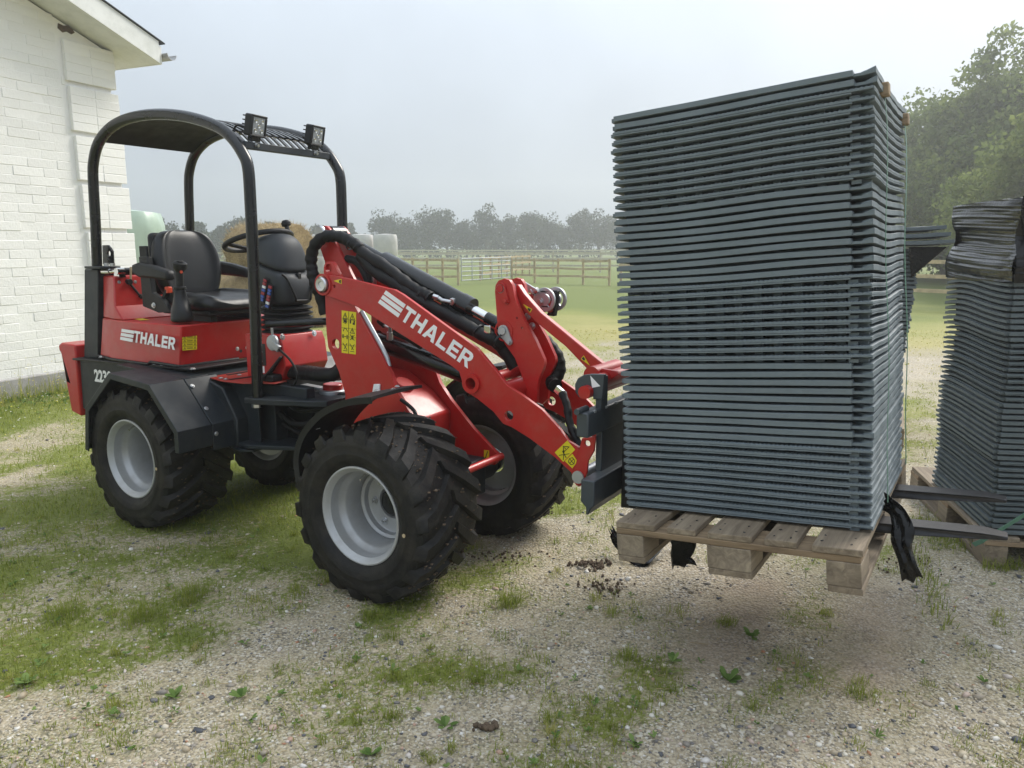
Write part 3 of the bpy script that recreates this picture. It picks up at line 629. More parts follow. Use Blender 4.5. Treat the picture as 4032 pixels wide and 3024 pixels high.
wheel(0, 0, False, .20); wheel(-1.64, .012, False, .285); wheel(0, 2*YC, True, .20); wheel(-1.64, 2*YC-.012, True, .285)
# axles
for x in (0, -1.64): MB().cyl((x, .30, .377), (x, .94, .377), .075, 20).box((x-.12, .48, .29), (x+.12, .76, .47)).build('axle', 'slate', LD, bevel=.008)
# ---------------- front fenders (thin moulded plastic)
fp = [(-.353, .47), (-.360, .578), (-.328, .668), (-.272, .739), (-.192, .804), (-.097, .852), (-.006, .880), (.10, .897)]
fc = curve([(a, 0, b) for a, b in fp], 5)
def fender(y0, y1):
    s = MB(); n = len(fc); vs = []
    for i, p in enumerate(fc):
        d = (fc[min(i+1, n-1)]-fc[max(i-1, 0)]).normalized(); nn = Vector((-d.z, 0, d.x))
        inner = y1 if i < n*.55 else y1
        vs += [Vector((p.x, y0, p.z))-nn*.028+Vector((0, .004, 0)), Vector((p.x, y0, p.z)), Vector((p.x, (y0+y1)/2, p.z+.006)), Vector((p.x, y1, p.z)), Vector((p.x, y1, p.z))-nn*.012, Vector((p.x, (y0+y1)/2, p.z-.004))-nn*.006, Vector((p.x, y0+.012*(1 if y1 > y0 else -1), p.z))-nn*.012]
    fs = [(i*7+j, (i+1)*7+j, (i+1)*7+(j+1) % 7, i*7+(j+1) % 7) for i in range(n-1) for j in range(7)]; fs += [tuple(range(7)), tuple((n-1)*7+j for j in range(7))]
    s.add(vs, fs); return s.build('front_fender', 'plastic', LD, smooth=50)
fo = fender(-.025, .30); fender(2*YC+.025, 2*YC-.30)
MB().box((-.30, .05, .70), (-.292, .075, .73)).build('part_label', 'white', fo)
for x, y in ((.02, .10), (.06, .16), (.03, .22)): bolt(fo, (x, y, .895), (0, 0, 1), .008, .006)
# ---------------- rear fender, folded sheet
ro = [(-1.985, .391), (-1.943, .631), (-1.690, .842), (-1.349, .812), (-1.145, .597), (-1.145, .488)]
def offs(pl, d):
    o = []
    for i, p in enumerate(pl):
        a = Vector(pl[max(i-1, 0)]); b = Vector(pl[i]); c = Vector(pl[min(i+1, len(pl)-1)]); n1 = (b-a) if i else (c-b); n2 = (c-b) if i < len(pl)-1 else (b-a)
        n1 = Vector((n1.y, -n1.x)).normalized(); n2 = Vector((n2.y, -n2.x)).normalized(); m_ = (n1+n2).normalized(); o.append(tuple(b+m_*(d/max(.4, m_.dot(n1)))))
    return o
def sheet(pl, y0, y1, th, name, mat='slate', lip=0, bevel=.003):
    mb = MB(); q = offs(pl, th); k = len(pl)
    mb.prism(pl+q[::-1], lambda a, b, s: (a, y0+(y1-y0)*s, b))
    if lip: mb.prism(pl+offs(pl, lip)[::-1], lambda a, b, s: (a, y0-.001+(.006 if y1 > y0 else -.006)*s, b))
    return mb.build(name, mat, LD, bevel=bevel, angle=25)
f1 = sheet(ro, -.04, .152, .005, 'rear_fender', lip=.032); f2 = sheet(ro, 2*YC+.04, 2*YC-.152, .005, 'rear_fender', lip=.032)
f3 = sheet(ro[3:]+[(-1.145, .46)], .157, .352, .006, 'frame_guard'); sheet(ro[3:]+[(-1.145, .46)], 2*YC-.157, 2*YC-.352, .006, 'frame_guard')
sheet([(-1.95, .84), (-1.349, .815)], .157, .30, .01, 'fender_top')
for x, z in ((-1.31, .775), (-1.21, .668)): bolt(f3, (x, .175, z+.002), (.7, 0, .7), .008, .005)
bolt(f3, (-1.143, .175, .545), (1, 0, 0), .008, .005)
gs = LL(*r3(1110, 468), y=.354)
sp = plate('frame_side_plate', [r3(1118, 470), r3(1310, 735), r3(1334, 905), r3(1432, 914), r3(1414, 640), r3(1380, 470)], .354, .012, 'slate')
MB().tube([LL(*r3(*p), y=.352) for p in ((1135, 480), (1303, 730), (1320, 830), (1330, 902))], .004, 6).build('weld_seam', 'slate', sp, smooth=True)
# ---------------- rear chassis, counterweight, rear panel
ch = MB().prism([(-2.575, .50), (-2.555, .805), (-1.50, .838), (-1.22, .76), (-1.12, .60), (-1.12, .45), (-2.3, .42)], lambda a, b, s: (a, .285+s*(2*YC-.57), b)).build('rear_chassis', 'slate', LD, bevel=.008)
MB().prism([(-2.565, .806), (-1.40, .838), (-1.40, .850), (-2.565, .818)], lambda a, b, s: (a, .245+s*(2*YC-.49), b)).build('edge_trim', 'plastic', ch, bevel=.004)
for p in ((180, 950), (510, 1012), (615, 1012), (800, 1046)):
    v = LL(*r2(*p), z=.842); bolt(ch, (v.x, max(v.y, .255), .846), (0, 0, 1), .011, .008)
tx = D.curves.new('2230', 'FONT'); tx.body = '2230'; tx.size = .098; tx.offset = .0042; to = D.objects.new('model_number_src', tx); COL.objects.link(to)
bpy.context.view_layer.update(); dg = bpy.context.evaluated_depsgraph_get(); tm = D.meshes.new_from_object(to.evaluated_get(dg)); D.objects.remove(to)
tm.materials.clear(); tm.materials.append(M('white')); no = link('model_number', tm, ch); v = LL(*r2(228, 1102), y=.283); no.location = (v.x, .2825, v.z-.002); no.rotation_euler = (math.pi/2, 0, 0); no.scale = (.92, 1, 1)
cw = MB().prism([(-2.575, .45), (-2.68, .47), (-2.735, .83), (-2.755, .85), (-2.755, .885), (-2.72, .90), (-2.565, .895)], lambda a, b, s: (a, .27+s*(2*YC-.54), b)).build('counterweight', 'red', LD, bevel=.02, seg=3)
rp_ = MB().prism([(-2.432, 1.358), (-2.292, 1.358), (-2.383, .82), (-2.53, .812)], lambda a, b, s: (a, .30+s*(2*YC-.60), b)).build('rear_panel', 'slate', LD, bevel=.008)
MB().box((-2.30, .42, 1.315), (-2.285, .82, 1.345)).build('top_trim', 'black_gloss', rp_)
# ---------------- hood / seat box
def loft(secs, name, mat, parent=LD, bevel=.004, smooth=False):
    """secs: list of rings of equal length"""
    n = len(secs[0]); vs = [v for s in secs for v in s]; fs = [(i*n+j, i*n+(j+1) % n, (i+1)*n+(j+1) % n, (i+1)*n+j) for i in range(len(secs)-1) for j in range(n)]
    fs += [tuple(range(n-1, -1, -1)), tuple((len(secs)-1)*n+j for j in range(n))]
    return MB().add(vs, fs).build(name, mat, parent, bevel=bevel, smooth=smooth)
yb, ye = .255, 2*YC-.255
hb = loft([[(-1.522, yb, .842), (-1.522, ye, .842), (-2.15, ye, .842), (-2.36, ye-.05, .842), (-2.36, yb+.05, .842), (-2.15, yb, .842)],
           [(-1.482, yb, 1.073), (-1.482, ye, 1.073), (-2.10, ye, 1.073), (-2.30, ye-.05, 1.073), (-2.30, yb+.05, 1.073), (-2.10, yb, 1.073)]], 'hood', 'red', bevel=.008)
loft([[(-2.02, yb+.004, 1.074), (-2.02, ye-.004, 1.074), (-2.10, ye-.004, 1.074), (-2.30, ye-.055, 1.074), (-2.30, yb+.055, 1.074), (-2.10, yb+.004, 1.074)],
      [(-2.10, yb+.012, 1.15), (-2.10, ye-.012, 1.15), (-2.112, ye-.013, 1.15), (-2.295, ye-.06, 1.15), (-2.295, yb+.06, 1.15), (-2.112, yb+.013, 1.15)],
      [(-2.14, yb+.045, 1.318), (-2.14, ye-.045, 1.318), (-2.165, ye-.05, 1.318), (-2.288, ye-.07, 1.318), (-2.288, yb+.07, 1.318), (-2.165, yb+.05, 1.318)]], 'hood_back', 'red', hb, bevel=.007)
logo(hb, [c4(908, 172), c4(1504, 287), c4(1521, 112), c4(926, 8)], [r2(412, 806), r2(501, 824), r2(516, 741), r2(424, 727)], yb-.018)
hb.children[-1].location = (0, 0, 0)
def fsticker(parent, q, x, rows, name='warning_sticker'):   # sticker on a face that looks forward
    P4 = [LL(*p, x=x) for p in q]; fn = lambda off: (lambda a, b, s: (P4[0]*(1-a)*(1-b)+P4[1]*a*(1-b)+P4[2]*a*b+P4[3]*(1-a)*b)+Vector((off*(1-s), 0, 0)))
    s = MB().prism([(0,0),(1,0),(1,1),(0,1)], fn(.001)).build(name, 'yellow', parent); mb = MB()
    for k in range(rows):
        y0 = (k+.5)/rows
        for g in tri_sign(.14, y0, .10, .34/rows)+tri_sign(.86, y0, .10, .34/rows): mb.prism(g, fn(.002))
        for j in (-.15, 0, .15): mb.prism([(.3, y0+j/rows-.02/rows), (.7, y0+j/rows-.02/rows), (.7, y0+j/rows+.04/rows), (.3, y0+j/rows+.04/rows)], fn(.002))
        if k: mb.prism([(0, k/rows-.006), (1, k/rows-.006), (1, k/rows+.006), (0, k/rows+.006)], fn(.002))
    mb.build('print', 'ink', s); return s
fsticker(hb, [r2(864, 885), r2(968, 877), r2(968, 718), r2(862, 724)], -1.494, 6)
fsticker(hb, [r2(1258, 986), r2(1311, 979), r2(1311, 943), r2(1258, 950)], -1.494, 1)
for p in ((1262, 873), (1332, 864)): v = LL(*r2(*p), x=-1.495); bolt(hb, v, (1, 0, 0), .008, .004)
v = LL(*r2(1285, 889), x=-1.497); MB().tube([v, v+Vector((.004, 0, 0))], .009, 14).build('lock', 'ink', hb)
v0, v1, v2, v3 = [LL(*r2(*p), z=1.0755) for p in ((475, 650), (560, 665), (630, 662), (540, 646))]
MB().add([v0, v1, v2, v3], [(0, 1, 2, 3)]).build('flat_sticker', 'yellow', hb)
# rubber seal below the hood
MB().tube([(-2.36, yb+.04, .842), (-2.15, yb-.004, .842), (-1.80, yb-.006, .842), (-1.77, yb-.006, .856), (-1.53, yb-.006, .852), (-1.515, yb+.01, .850), (-1.50, .62, .850)], .009, 8).build('seal', 'plastic', hb, smooth=True)
# rear lever with brass rod on the hood back
lv = MB(); a = LL(*cb(960, 720), x=-2.125); b = LL(*cb(1140, 940), x=-2.115); lv.use('plastic').tube([a-Vector((.02, 0, 0)), a+Vector((.02, 0, 0))], .016, 12).tube([a, b], .007, 8).tube([b, b+(b-a)*.25], .013, 8)
c = LL(*cb(1000, 470), x=-2.125); lv.use('fence_wood').tube([a+Vector((0, .015, .01)), c], .006, 8); lv.build('fuel_lever', None, hb, smooth=True)
for p in ((805, 727), (1075, 722)): v = LL(*cb(*p), x=-2.132); bolt(hb, v, (1, 0, .2), .007, .004)
# ---------------- roll bar with roof
def rops(y, far=False):
    pts = [(-.975, y, .73), (-.953, y, 1.3), (-.945, y, 1.70), (-.948, y, 1.86), (-.978, y, 1.925), (-1.04, y, 1.995), (-1.12, y, 2.05), (-1.24, y, 2.095), (-1.41, y, 2.137), (-1.60, y, 2.163), (-1.78, y, 2.170), (-1.94, y, 2.158), (-2.08, y, 2.122), (-2.19, y, 2.055), (-2.25, y, 1.965), (-2.272, y, 1.87), (-2.29, y, 1.62), (-2.315, y, 1.375)]
    return MB().tube(curve(pts, 4), .0285, 18).build('roll_bar', 'tube_black', LD, smooth=True)
rb = rops(.31); rops(2*YC-.31)
for y in (.31, 2*YC-.31):
    MB().box((-2.37, y-.045, 1.360), (-2.20, y+.075, 1.374)).build('base_plate', 'slate', LD, bevel=.003)
    for dx in (-.10, -.07): pass
ybk = .40
plate('rear_bracket', [cb(530, 430), cb(520, 110), cb(610, 105), (280+.2351*660, 940+.2351*165), cb(685, 215), cb(690, 430)], .36, .012, 'tube_black', holes=[(LL(*cb(630, 245), y=.36).x, LL(*cb(630, 245), y=.36).z, .0175), (LL(*cb(643, 328), y=.36).x, LL(*cb(643, 328), y=.36).z, .0065)])
for p in ((590, 440), (690, 440)): v = LL(*cb(*p), y=.33); MB().tube([(v.x, .33, 1.374), (v.x, .33, 1.392)], .014, 6).build('bolt', 'zinc', LD)
a = LL(*cb(540, 550), y=.32); b = LL(*cb(780, 545), y=.32); hk = MB().tube([a, (a+b)/2], .017, 14).tube([(a+b)/2, b+Vector((.0, .02, 0))], .012, 12).tube([b-Vector((0, .01, 0)), b+Vector((0, .035, 0))], .02, 14).box((b.x-.04, .32, b.z-.035), (b.x+.01, .36, b.z-.012)).build('hinge_clamp', 'chrome', LD, smooth=30)
roofz = [(-1.245, 2.108), (-1.41, 2.146), (-1.60, 2.170), (-1.78, 2.178), (-1.94, 2.166), (-2.08, 2.128), (-2.17, 2.075)]
rz = [(p.x, p.z) for p in curve([(a, 0, b) for a, b in roofz], 4)]
roof = MB().prism(rz+[(a, b-.012) for a, b in reversed(rz)], lambda a, b, s: (a, .31+s*.62, b)).build('roof', 'roof_black', LD, smooth=30)
gz = [(p.x, p.z) for p in curve([(-1.245, 0, 2.108), (-1.12, 0, 2.062), (-1.04, 0, 2.006), (-1.0, 0, 1.972)], 4)]
for k in range(12):
    y = .36+k*(.52/11); MB().prism(gz+[(a, b-.01) for a, b in reversed(gz)], lambda a, b, s: (a, y-.010+.020*s, b)).build('roof_slat', 'tube_black', LD)
MB().box((-1.02, .335, 1.955), (-.99, .90, 1.99)).build('lamp_bar', 'slate', LD, bevel=.003)
MB().box((-1.12, .33, 2.045), (-1.09, .91, 2.052)).build('roof_cross_strip', 'tube_black', LD)
for yl, tl in ((.405, 0), (.795, .0)):
    lm = empty('work_lamp'); lm.parent = LD; lm.location = (-.985, yl, 2.068); lm.rotation_euler = (0, rad(12), rad(8))
    MB().box((-.032, -.052, -.052), (.014, .052, .052)).build('housing', 'plastic', lm, bevel=.009, seg=3)
    MB().box((.006, -.042, -.042), (.0165, .042, .042)).build('lens', 'lens', lm, bevel=.003)
    fr = MB()
    for a, b in (((-.052, -.052), (.052, -.042)), ((-.052, .042), (.052, .052)), ((-.052, -.042), (-.042, .042)), ((.042, -.042), (.052, .042))): fr.box((.012, a[0], a[1]), (.021, b[0], b[1]))
    fr.build('bezel', 'plastic', lm, bevel=.003)
    for a, b in ((-.022, .022), (.022, .022), (0, 0), (-.022, -.022), (.022, -.022)): MB().lathe([(.016, 0), (.019, .005), (.0195, .009), (.0165, .010)], 14, 'x', Matrix.Translation((0, a, b))).build('reflector', 'chrome', lm, smooth=40)
    for k in range(5): MB().box((-.046, -.048, -.044+k*.02), (-.030, .048, -.038+k*.02)).build('cooling_fin', 'plastic', lm)
    MB().box((-.02, -.03, -.075), (.01, .03, -.05)).build('lamp_foot', 'tube_black', lm, bevel=.003)
    MB().tube([(.005, 0, -.09), (.028, 0, -.09)], .008, 10).tube([(.005, 0, -.09), (.015, 0, -.09)], .013, 6).build('bolt', 'zinc', lm)
MB().tube(curve([(-1.0, .375, 2.05), (-1.06, .35, 2.07), (-1.07, .34, 2.02), (-1.0, .335, 1.965), (-.972, .33, 1.935)]), .005, 8).build('lamp_cable', 'hose', LD, smooth=True)
# foot of the front post
pb = MB().prism([(-1.03, .27), (-.95, .265), (-.86, .30), (-.66, .38), (-.60, .42), (-.60, .60), (-1.03, .60)], lambda a, b, s: (a, b, .700+.030*s)).build('post_bracket', 'slate', LD, bevel=.004)
MB().tube([(-.985, .31, .70), (-.985, .31, .676)], .027, 6).build('bolt_head', 'zinc', pb, bevel=.002)
MB().cyl((-.9535, .37, 1.098), (-.60, .62, 1.118), .019, 14).build('grab_bar', 'tube_black', LD, smooth=True)
# ---------------- seat
def cushion(name, secs, parent, mat='vinyl'):
    mb = MB(); n = len(secs[0]); vs = [v for s in secs for v in s]
    mb.add(vs, [(i*n+j, i*n+(j+1) % n, (i+1)*n+(j+1) % n, (i+1)*n+j) for i in range(len(secs)-1) for j in range(n)]+[tuple(range(n-1, -1, -1)), tuple((len(secs)-1)*n+j for j in range(n))])
    o = mb.build(name, mat, parent, smooth=80); s = o.modifiers.new('sub', 'SUBSURF'); s.levels = 1; s.render_levels = 2; return o
st = empty('seat'); st.parent = LD; st.location = (-1.66, YC-.005, 1.13)
bk = []
for z, w_, xf, xr, bol in ((.06, .15, .055, -.03, .02), (.10, .19, .055, -.05, .03), (.20, .225, .045, -.055, .04), (.30, .225, .03, -.06, .042), (.38, .205, .012, -.065, .035), (.43, .165, -.005, -.065, .02), (.452, .11, -.025, -.06, .01)):
    x0 = -.235; bk.append([(x0+xf-.012, -w_*.55, z), (x0+xf-.004, -w_*.68, z), (x0+xf+bol*.5, -w_*.84, z), (x0+xf-.03, -w_, z), (x0+xr+.02, -w_*.97, z), (x0+xr, -w_*.7, z), (x0+xr, w_*.7, z), (x0+xr+.02, w_*.97, z), (x0+xf-.03, w_, z), (x0+xf+bol*.5, w_*.84, z), (x0+xf-.004, w_*.68, z), (x0+xf-.012, w_*.55, z), (x0+xf-.006, 0, z)])
cushion('backrest', bk, st)
ct = []
for x, w_, zt, zb, bol in ((-.20, .19, .10, .03, .02), (-.17, .225, .105, .015, .035), (-.05, .24, .10, .005, .04), (.10, .245, .098, .0, .035), (.19, .24, .096, .0, .02), (.235, .22, .08, .01, .008), (.25, .19, .05, .02, .0)):
    ct.append([(x, -w_*.55, zt-.012), (x, -w_*.66, zt-.006), (x, -w_*.84, zt+bol*.5), (x, -w_, zt-.03), (x, -w_*.97, zb+.01), (x, -w_*.6, zb), (x, w_*.6, zb), (x, w_*.97, zb+.01), (x, w_, zt-.03), (x, w_*.84, zt+bol*.5), (x, w_*.66, zt-.006), (x, w_*.55, zt-.012), (x, 0, zt-.016)])
cushion('seat_cushion', ct, st)
MB().box((-.22, -.2, -.02), (.2, .2, .008)).build('seat_pan', 'plastic', st, bevel=.01)
MB().box((-.2, -.16, -.055), (.16, -.12, -.02)).box((-.2, .12, -.055), (.16, .16, -.02)).build('seat_rail', 'plastic', st)
MB().box((-.33, -.195, .08), (-.275, .195, .435)).build('back_shell', 'plastic', st, bevel=.03, seg=3)
MB().prism([(-.30, .02), (-.16, -.01), (-.05, .0), (-.10, .06), (-.20, .10), (-.22, .30), (-.30, .30)], lambda a, b, s: (a, -.265+.03*s, b)).build('side_bracket', 'plastic', st, bevel=.004)
bolt(st, (-.19, -.267, .03), (0, -1, 0), .011, .01)
for sg in (-1, 1):
    am = MB(); y = sg*.265
    ring = lambda x, zt, zb, w_: [(x, y-w_, zt), (x, y+w_, zt), (x, y+w_, zb), (x, y-w_, zb)]
    loft([ring(-.345, .255, .205, .024), ring(-.28, .268, .185, .028), ring(-.15, .252, .180, .028), ring(-.03, .228, .172, .028), ring(-.012, .220, .178, .024)], 'armrest', 'plastic', st, bevel=.014)
MB().box((-.115, -.245, .10), (-.085, -.215, .135)).build('belt_buckle', 'orange', st, bevel=.004)
MB().bar((-.16, -.235, .04), (-.10, -.23, .12), .03, .02).build('belt_stalk', 'plastic', st, bevel=.004)
MB().bar((-.13, .27, .085), (.06, .30, .035), .025, .018).build('seat_belt', 'orange', st, bevel=.003)
MB().box((-.37, -.215, .19), (-.30, -.20, .36)).build('belt_reel_plate', 'plastic', st, bevel=.004)
# ---------------- joystick
js = empty('joystick'); js.parent = LD; js.location = (-1.555, .315, 1.08)
bt = []
for z, r, dx, dy in ((.0, .062, 0, 0), (.03, .058, .005, .0), (.07, .055, .0, .0), (.12, .040, -.008, .003), (.165, .030, -.005, 0), (.185, .029, 0, 0)):
    bt.append([(dx+r*(1+.12*math.sin(3*t+z*40))*math.cos(t), dy+r*(1+.12*math.sin(3*t+z*40))*math.sin(t), z) for t in np.linspace(0, 2*math.pi, 14, endpoint=False)])
cushion('boot', bt, js)
MB().lathe([(.18, .0), (.18, .032), (.192, .033), (.195, .028)], 20, 'z').build('boot_ring', 'plastic', js, smooth=30)
MB().tube([(0, 0, .19), (.003, 0, .25), (.01, 0, .29)], [.021, .022, .020], 14).build('grip', 'plastic', js, smooth=40)
MB().tube([(.008, 0, .275), (.013, 0, .295), (.016, 0, .318), (.018, 0, .325)], [.022, .036, .038, .030], 16).build('knob', 'plastic', js, smooth=40)
MB().tube([(.03, -.005, .273), (.04, -.012, .273)], .008, 10).build('button', 'orange', js)
MB().box((.0, -.015, .323), (.03, .015, .332)).build('rocker', 'plastic', js, bevel=.004)
# ---------------- steering column
sc_ = empty('steering_column'); sc_.parent = LD; sc_.location = (-1.08, YC, 1.02)
def rrect(cx, hx, hy, z, n=20, p=3.2, tilt=0.):
    o = []
    for k in range(n):
        t = 2*math.pi*k/n; c_, s_ = math.cos(t), math.sin(t); x = hx*math.copysign(abs(c_)**(2/p), c_); y = hy*math.copysign(abs(s_)**(2/p), s_); o.append((cx+x, y, z+tilt*x))
    return o
bl = []
for k in range(6):
    z = .0+k*.026; bl += [rrect(.0, .105, .098, z), rrect(0, .128, .120, z+.010), rrect(0, .128, .120, z+.014), rrect(0, .105, .098, z+.024)]
loft(bl, 'bellows', 'plastic', sc_, bevel=0, smooth=50)
cbod = cushion('console', [rrect(.0, .112, .106, .150), rrect(-.003, .128, .121, .19, tilt=-.02), rrect(-.015, .146, .134, .26, tilt=-.08), rrect(-.03, .150, .138, .33, tilt=-.22), rrect(-.04, .140, .134, .385, tilt=-.36)], sc_, 'console')
cushion('hood_cover', [rrect(-.04, .147, .141, .366, tilt=-.36, p=2.8), rrect(-.045, .146, .140, .405, tilt=-.34, p=2.8), rrect(-.045, .136, .130, .455, tilt=-.24, p=2.6), rrect(-.035, .108, .108, .500, tilt=-.10, p=2.4), rrect(-.03, .065, .068, .528, p=2.2), rrect(-.03, .02, .02, .536, p=2.)], sc_, 'console')
# raised ridge and slot of the console front
def onfront(y, z): return Vector((.098+.03*min(1, (z-.15)/.1), y, z))
MB().tube(curve([(.098, -.105, .325), (.116, -.085, .295), (.134, -.055, .21), (.128, -.045, .185)]), .006, 8).build('panel_groove', 'plastic', sc_, smooth=True)
MB().tube(curve([(.098, .105, .325), (.116, .085, .295), (.134, .055, .21), (.128, .045, .185), (.128, -.045, .185)]), .006, 8).build('panel_groove', 'plastic', sc_, smooth=True)
MB().box((.095, -.012, .285), (.1165, .012, .33)).build('latch_slot', 'ink', sc_, bevel=.004)
fzb = empty('fuse_strip'); fzb.parent = sc_; fzb.location = (.02, -.139, .235); fzb.rotation_euler = (0, rad(18), 0)
for k2, dx in enumerate((-.02, .025)):
    MB().box((dx-.016, -.006, -.07-.02*k2), (dx+.016, .004, .065-.02*k2)).build('holder', 'plastic', fzb, bevel=.002)
    for k in range(7): MB().box((dx-.011, -.013, -.058+k*.0175-.02*k2), (dx+.011, -.003, -.046+k*.0175-.02*k2)).build('fuse', ['fuse_blue', 'fuse_red', 'fuse_blue', 'fuse_blue', 'fuse_red', 'white', 'fuse_red'][(k*3+k2*2) % 7], fzb)
wc = LL(*cc(590, 295), y=YC); swm = Matrix.Translation(wc) @ Matrix.Rotation(rad(-17), 4, 'Y')
sw = empty('steering_wheel'); sw.parent = LD; sw.matrix_local = swm
MB().tube([(.178*math.cos(t), .178*math.sin(t), 0) for t in np.linspace(0, 2*math.pi, 49)], .0145, 10, caps=False).build('wheel_rim', 'plastic', sw, smooth=True)
for t in (.2, 2.3, 4.4): MB().tube([(.02*math.cos(t), .02*math.sin(t), -.05), (.09*math.cos(t), .09*math.sin(t), -.03), (.17*math.cos(t), .17*math.sin(t), 0)], [.014, .012, .012], 8).build('spoke', 'plastic', sw, smooth=True)
MB().lathe([(-.03, 0), (-.03, .04), (-.07, .045), (-.12, .04)], 18, 'z').build('wheel_hub', 'plastic', sw, smooth=40)
MB().lathe([(.0, .012), (.03, .012), (.035, .024), (.05, .026), (.062, .018), (.066, 0)], 16, 'z', Matrix.Translation((.165, .07, 0))).build('spinner_knob', 'plastic', sw, smooth=40)
# red base of the column, throttle, cable, pedal
rbx = MB().prism([(-1.20, .80), (-1.20, 1.03), (-.935, 1.035), (-.915, .99), (-.90, .875), (-.945, .80)], lambda a, b, s: (a, .435+s*.30, b)).build('column_base', 'red', LD, bevel=.005)
MB().box((-.93, .45, .72), (-.905, .72, .80)).build('base_skirt', 'ink', rbx)
for p in ((1585, 787), (1815, 760), (1627, 980), (1855, 942)): v = LL(*r2(*p), x=-.918); bolt(rbx, (v.x+.004, v.y, v.z), (1, 0, .2), .011, .007)
MB().prism([(-1.16, .87), (-1.045, .87), (-1.045, .985), (-1.16, .985)], lambda a, b, s: (a, .433+.001*s, b)).build('type_plate', 'ink', rbx)
MB().prism([(-1.15, .83), (-1.06, .83), (-1.06, .866), (-1.15, .866)], lambda a, b, s: (a, .433+.001*s, b)).build('paper_label', 'white', rbx)
pt = LL(*r2(1515, 830), y=.42); th = MB().lathe([(0, 0), (0, .042), (-.018, .042), (-.02, .03), (-.02, 0)], 24, 'y', Matrix.Translation((pt.x, .435, pt.z))).bar((pt.x, .42, pt.z), (pt.x+.05, .42, pt.z-.03), .02, .035).bar((pt.x, .425, pt.z+.03), (pt.x-.004, .425, pt.z+.085), .008, .014).build('throttle_lever', 'galv', LD, bevel=.003)
MB().tube(curve([(pt.x+.05, .42, pt.z-.03), LL(*r2(1650, 960), y=.42), LL(*r2(1695, 1060), y=.42), LL(*r2(1675, 1130), y=.42), LL(*r2(1605, 1160), y=.42)]), .006, 8).build('throttle_cable', 'hose', LD, smooth=True)
# floor plate with grip strips
fl = [LL(*r2(*p), z=.80) for p in ((1058, 1080), (1112, 1033), (1365, 983), (1560, 960), (1650, 1098), (1540, 1122), (1300, 1120), (1150, 1104))]
fpl = MB().prism([(v.x, v.y) for v in fl], lambda a, b, s: (a, b, .800-.006*s)).build('floor_plate', 'red_floor', LD, bevel=.002)
for p, q in (((1150, 1045), (1365, 1008)), ((1190, 1062), (1365, 1032)), ((1205, 1095), (1362, 1075))):
    a, b = LL(*r2(*p), z=.802), LL(*r2(*q), z=.802); MB().bar(a, b, .022, .003).build('grip_strip', 'plastic', fpl)
for p in ((1142, 1085), (1178, 1092), (1275, 1062)): v = LL(*r2(*p), z=.803); bolt(fpl, v, (0, 0, 1), .009, .005)
pd = LL(*r2(1460, 1090), z=.81); MB().bar(pd, pd+Vector((.09, .05, .12)), .075, .012, (0, 0, 1)).build('pedal', 'plastic', LD, bevel=.004)
MB().box((pd.x-.01, pd.y-.02, .80), (pd.x+.08, pd.y+.05, .835)).build('pedal_base', 'plastic', LD, bevel=.006)
# ---------------- mid section: articulation
MB().box((-1.12, .42, .43), (-.98, .82, .78)).box((-1.05, .40, .725), (-.72, .46, .785)).build('rear_frame_head', 'slate', LD, bevel=.006)
MB().prism([(-1.13, .29), (-1.04, .275), (-.72, .42), (-.55, .46), (-.55, .78), (-.72, .82), (-1.13, .95)], lambda a, b, s: (a, b, .455+.022*s)).build('lower_frame_plate', 'slate', LD, bevel=.004)
stp = MB().prism([(-1.20, .30), (-1.08, .265), (-1.02, .30), (-1.02, .36), (-1.18, .36)], lambda a, b, s: (a, b, .436+.014*s)).build('step', 'slate', LD, bevel=.003)
for k in range(3): MB().bar((-1.17+k*.045, .31, .453), (-1.15+k*.045, .35, .453), .012, .006).build('tread_bar', 'plastic', stp)
MB().box((-.98, .50, .48), (-.80, .74, .70)).tube(curve([(-.98, .45, .62), (-.85, .44, .58), (-.7, .47, .61)]), .018, 8).tube(curve([(-.98, .47, .56), (-.8, .45, .53), (-.62, .5, .56)]), .015, 8).tube(curve([(-.95, .48, .68), (-.8, .43, .66), (-.6, .5, .69)]), .014, 8).build('oil_lines', 'hose', LD, smooth=40)
MB().box((-.80, .52, .46), (-.70, .72, .71)).cyl((-.70, .62, .44), (-.70, .62, .74), .06).build('pivot_block', 'slate', LD, bevel=.006)
MB().box((-.69, .50, .42), (-.50, .74, .70)).build('front_frame_head', 'red', LD, bevel=.008)
pc = LL(*r2(1955, 1150), y=.60); lk = MB().lathe([(.69, .0), (.69, .072), (.745, .072), (.75, .066), (.75, 0)], 32, 'z', Matrix.Translation((pc.x, pc.y, 0))).bar((pc.x-.02, pc.y, .745), (pc.x-.20, pc.y-.05, .765), .05, .012).build('steering_link', 'galv', LD, bevel=.002)
MB().lathe([(.75, 0), (.75, .052), (.775, .052), (.779, .048), (.779, 0)], 28, 'z', Matrix.Translation((pc.x, pc.y, 0))).build('pin_cap', 'red', lk, smooth=30)
MB().box((pc.x-.20, pc.y-.12, .68), (pc.x-.10, pc.y-.04, .75)).build('sensor_box', 'slate', LD, bevel=.006)
bolt(LD, (pc.x-.14, pc.y-.122, .715), (0, -1, 0), .012, .014)
for dy, dz, r in ((.0, .0, .036), (.06, -.005, .034)): MB().tube(curve([(-.95, .50+dy, .842+dz), (-.80, .50+dy, .840+dz), (-.70, .50+dy, .842+dz), (-.62, .52+dy, .86+dz), (-.57, .55+dy, .95), (-.55, .57+dy, 1.08)]), r, 14).build('hose_bundle', 'hose', LD, smooth=True)
for k in range(4): MB().lathe([(-.005, .0375), (.005, .0375)], 14, 'x', Matrix.Translation((-.90+k*.055, .50, .8415))).build('hose_wrap', 'plastic', LD)
